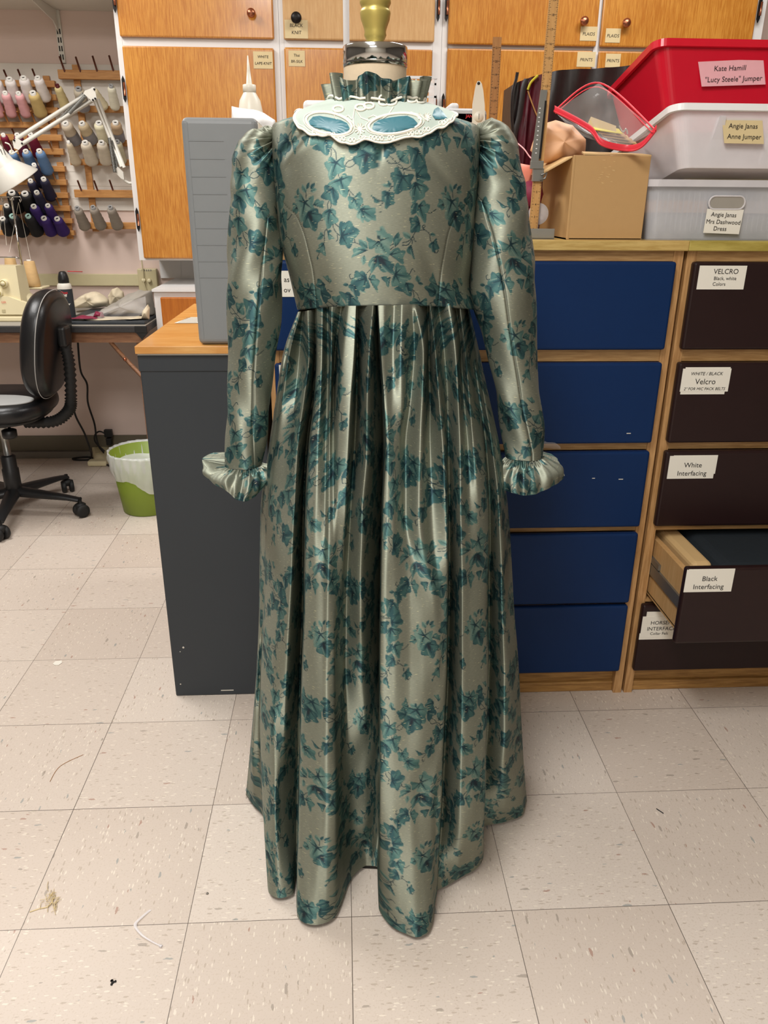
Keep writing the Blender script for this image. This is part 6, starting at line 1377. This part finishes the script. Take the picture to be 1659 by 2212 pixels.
# ------------------------------------------------------------------ office chair
ch_ = thing('office_chair', 'worn black vinyl office chair with bellows back post, at the left edge', 'chair', (-1.39, 2.08, 0))
hub = np.array([-1.395, 2.075, 0])
mb = MB(); mb.lathe([(.030,.085),(.033,.09),(.033,.20),(.029,.205),(.029,.255),(.024,.26)], hub, n=24); mb.build('gas_sleeve', MT['black'], ch_)
mb = MB(); mb.tube([hub+[0,0,.25], hub+[0,0,.425]], .014, 16); mb.build('gas_column', MT['alu'], ch_, 'bare metal column')
for k, (x, y) in enumerate(((178,1113),(28,1163),(145,1067))):
    pass
th0 = math.atan2(2.03-hub[1], -1.113-hub[0])
for k in range(5):
    a_ = th0+2*math.pi*k/5; d_ = np.array([math.cos(a_), math.sin(a_), 0]); e_ = hub+d_*.285
    mb = MB(); secs = []
    for s_, hh, ww, zz in ((.0,.042,.034,.100),(.35,.036,.028,.092),(.8,.022,.022,.082),(1.0,.018,.020,.074)):
        c_ = hub+d_*(.02+.265*s_)+np.array([0,0,zz]); n_ = np.array([-d_[1], d_[0], 0]); secs.append([c_+n_*ww*math.cos(u)+np.array([0,0,hh*.5*math.sin(u)]) for u in np.linspace(0, 2*math.pi, 13)[:-1]])
    mb.grid(secs, cu=True); mb.add(secs[-1], [list(range(12))]); lg = mb.build('leg', MT['black'], ch_)
    mb = MB(); n_ = np.array([math.cos(a_+.9), math.sin(a_+.9), 0]); w_ = np.array([-n_[1], n_[0], 0])
    for sgn in (-1, 1): mb.lathe([(.010,-.010),(.026,-.010),(.0285,-.004),(.0285,.004),(.024,.010),(.008,.010)], e_+w_*.016*sgn+np.array([0,0,.0288]), w_, n=24)
    mb.lathe([(.020,.035),(.022,.055),(.012,.062)], e_, n=16); mb.tube([e_+[0,0,.05], e_+[0,0,.085]], .008, 8); mb.build('caster', MT['rubber'], lg)
def pad(c, R_, U_, N_, sx, sy, t, p=3.0, dome=.5, n=20, m=48):
    G = []
    for k in range(n+1):
        s_ = -1+2*k/n; f_ = (1-abs(s_)**2.6)**.5 if abs(s_) < 1 else 0.0; row = []
        for j in range(m):
            u = 2*math.pi*j/m; cu, su = math.cos(u), math.sin(u); e2 = 2/p
            x_ = sx*(.72+.28*f_)*math.copysign(abs(cu)**e2, cu)*(1 if f_ > 0 else .0); y_ = sy*(.72+.28*f_)*math.copysign(abs(su)**e2, su)*(1 if f_ > 0 else .0)
            row.append(c+R_*x_+U_*y_+N_*(t*s_*.5))
        G.append(row)
    return G
ax0, ay0, az0 = np.array([1.,0,0]), np.array([0,1.,0]), np.array([0,0,1.])
mb = MB(); mb.grid(pad(hub+np.array([-.01,.0,.475]), ax0, ay0, az0, .225, .225, .085, 2.8), cu=True); mb.build('seat', MT['leather'], ch_)
mb = MB(); mb.grid([[p+np.array([0,0,.0012]) for p in r] for r in pad(hub+np.array([.02,-.10,.512]), ax0, ay0, az0, .16, .085, .014, 2.2, n=8)], cu=True); mb.build('worn_patch', MT['peel'], ch_, 'peeled pale patch on the seat')
mb = MB(); mb.grid(pad(hub+np.array([-.01,.0,.436]), ax0, ay0, az0, .20, .20, .03, 2.8, n=8), cu=True); mb.box(hub[0]-.08, hub[0]+.10, hub[1]-.06, hub[1]+.06, .41, .43, .004); mb.build('seat_pan', MT['black'], ch_)
Rb = np.array([.0,1.,.0]); Ub = np.array([.16,0,.987]); Nb = np.array([-.987,0,.16]); cb_ = hub+np.array([.240,-.03,.722])
mb = MB(); mb.grid(pad(cb_, Rb, Ub, Nb, .185, .205, .10, 2.5), cu=True); bkr = mb.build('backrest', MT['leather'], ch_)
mb = MB(); G = [p for p in pad(cb_+Nb*-.02, Rb, Ub, Nb, .188, .208, .03, 2.5, n=6)[3]]; mb.tube(G+[G[0]], .0016, 6); mb.build('piping', MT['peel'], bkr, 'frayed pale piping')
mb = MB(); sp_ = spl([cb_-Nb*.062+Ub*.02, cb_-Nb*.085-Ub*.06, cb_-Nb*.095-Ub*.20, hub+np.array([.285,-.03,.455]), hub+np.array([.22,-.03,.41]), hub+np.array([.10,-.02,.405])], 14); mb.tube(sp_, [.021+.0035*(1 if (i % 2) else -1) for i in range(len(sp_))], 14); mb.build('bellows_post', MT['rubber'], ch_)
mb = MB(); c_ = cb_-Nb*.062+Ub*.03; mb.box(c_[0]-.014, c_[0]+.022, c_[1]-.035, c_[1]+.035, c_[2]-.03, c_[2]+.05, .012, seg=3); mb.build('back_bracket', MT['black'], ch_)
mb = MB(); q = hub+np.array([.075,-.12,.39]); mb.lathe([(.026,-.02),(.028,-.012),(.028,.01),(.02,.014)], q, n=20); mb.tube([q+[0,0,.01], q+[0,.03,.045]], .006, 6); mb.build('adjust_knob', MT['black'], ch_)

# ------------------------------------------------------------------ cables, pedals, bin
mb = MB(); mb.tube(spl([at(168,738,Y=2.6), at(174,800,Y=2.62), at(188,830,Y=2.64), at(190,870,Y=2.66), at(204,915,Y=2.72), at(208,945,Y=2.74), at(214,965,Y=2.72), at(224,978,Y=2.68)]), .0045, 6); single(mb, 'power_cord', MT['rubber'], 'black cord hanging from the table down to the foot pedal', 'cord')
mb = MB(); mb.tube(spl([at(156,870,Y=2.55), at(164,900,Y=2.58), at(182,935,Y=2.6), at(193,965,Y=2.6), at(198,985,Z=.03), at(190,993,Z=.008), at(162,993,Z=.006), at(160,990,Z=.006), at(196,988,Z=.006), at(222,1000,Z=.008), at(238,1007,Z=.008)]), .0045, 6); single(mb, 'pedal_cord', MT['rubber'], 'black cord looping on the floor by the small cream plug', 'cord')
mb = MB(); mb.tube(spl([at(226,975,Y=2.74), at(206,955,Y=2.76), at(205,940,Y=2.80), at(215,932,Y=2.82), at(230,938,Y=2.825)]), .004, 6); q = at(234,936,Y=2.82); mb.box(q[0]-.02, q[0]+.02, 2.81, 2.834, q[2]-.02, q[2]+.02, .004); mb.box(q[0]-.012, q[0]+.014, 2.80, 2.834, q[2]-.06, q[2]-.022, .004); single(mb, 'plug_cord', MT['black'], 'black plugs and looped cord at the baseboard above the pedal', 'plug')
fp = thing('foot_pedal', 'cream foot pedal on the floor between the table legs and the green bin', 'pedal', tuple(at(228,990,Z=0)[:2])+(0,))
c_ = at(228,992,Z=.0); Mz = Matrix.Translation(Vector(c_)) @ Matrix.Rotation(.35, 4, 'Z')
mb = MB(); mb.hexa([tuple(Mz @ Vector(v)) for v in ((-.06,-.075,.002),(.06,-.075,.002),(.06,.075,.002),(-.06,.075,.002),(-.055,-.07,.018),(.055,-.07,.018),(.055,.07,.05),(-.055,.07,.05))]); mb.build('pedal_body', MT['cream'], fp)
mb = MB(); mb.hexa([tuple(Mz @ Vector(v)) for v in ((-.045,-.005,.034),(.045,-.005,.034),(.045,.06,.048),(-.045,.06,.048),(-.045,-.005,.038),(.045,-.005,.038),(.045,.06,.052),(-.045,.06,.052))]); mb.build('pedal_pad', MT['creamd'], fp)
c_ = at(214,1005,Z=.0); mb = MB(); mb.box(c_[0]-.05, c_[0]+.045, c_[1]-.025, c_[1]+.025, .001, .028, .008, seg=3); single(mb, 'cord_box', MT['cream'], 'small cream cord box on the floor in front of the foot pedal', 'cord box')
bn = thing('waste_bin', 'green plastic waste bin with white liner, beside the charcoal unit', 'bin', (-.855, 2.115, 0))
bc = np.array([-.855, 2.115, 0]); mb = MB(); mb.lathe([(.100,.001),(.104,.004),(.135,.262),(.132,.262),(.101,.008)], bc, n=48, close=False); mb.lathe([(.101,.006),(0,.006)], bc, n=48, close=False); mb.build('bucket', MT['green'], bn)
n = 96; G = []
for k in range(16):
    s_ = k/15; row = []
    for j in range(n):
        u = 2*math.pi*j/n; low = .105+.05*math.sin(u*1.0+2.2)+.016*math.sin(u*5+1)
        if s_ < .25: r_, z_ = .126+.012*s_*4, .20+.072*s_*4
        else: q_ = (s_-.25)/.75; r_, z_ = .139+.006*math.sin(q_*3.1)-.008*q_, .272-low*q_
        r_ += .0028*math.sin(u*23+s_*5)+.002*math.sin(u*41-s_*9)
        row.append((bc[0]+r_*math.cos(u), bc[1]+r_*math.sin(u), z_))
    G.append(row)
mb = MB(); mb.grid(G, cu=True); mb.build('liner', MT['linerm'], bn, 'white translucent bin liner')
mb = MB(); 
G = []
for k in range(10):
    s_ = k/9; G.append([(bc[0]+(.122*(1-s_)+.01)*math.cos(u)*(1+.05*math.sin(u*7)), bc[1]+(.122*(1-s_)+.01)*math.sin(u)*(1+.05*math.sin(u*5)), .215-.02*math.sin(s_*2.5)+.012*math.sin(u*6+s_*7)*s_) for u in np.linspace(0, 2*math.pi, 49)[:-1]])
mb.grid(G, cu=True); mb.build('liner_inside', MT['linerm'], bn)
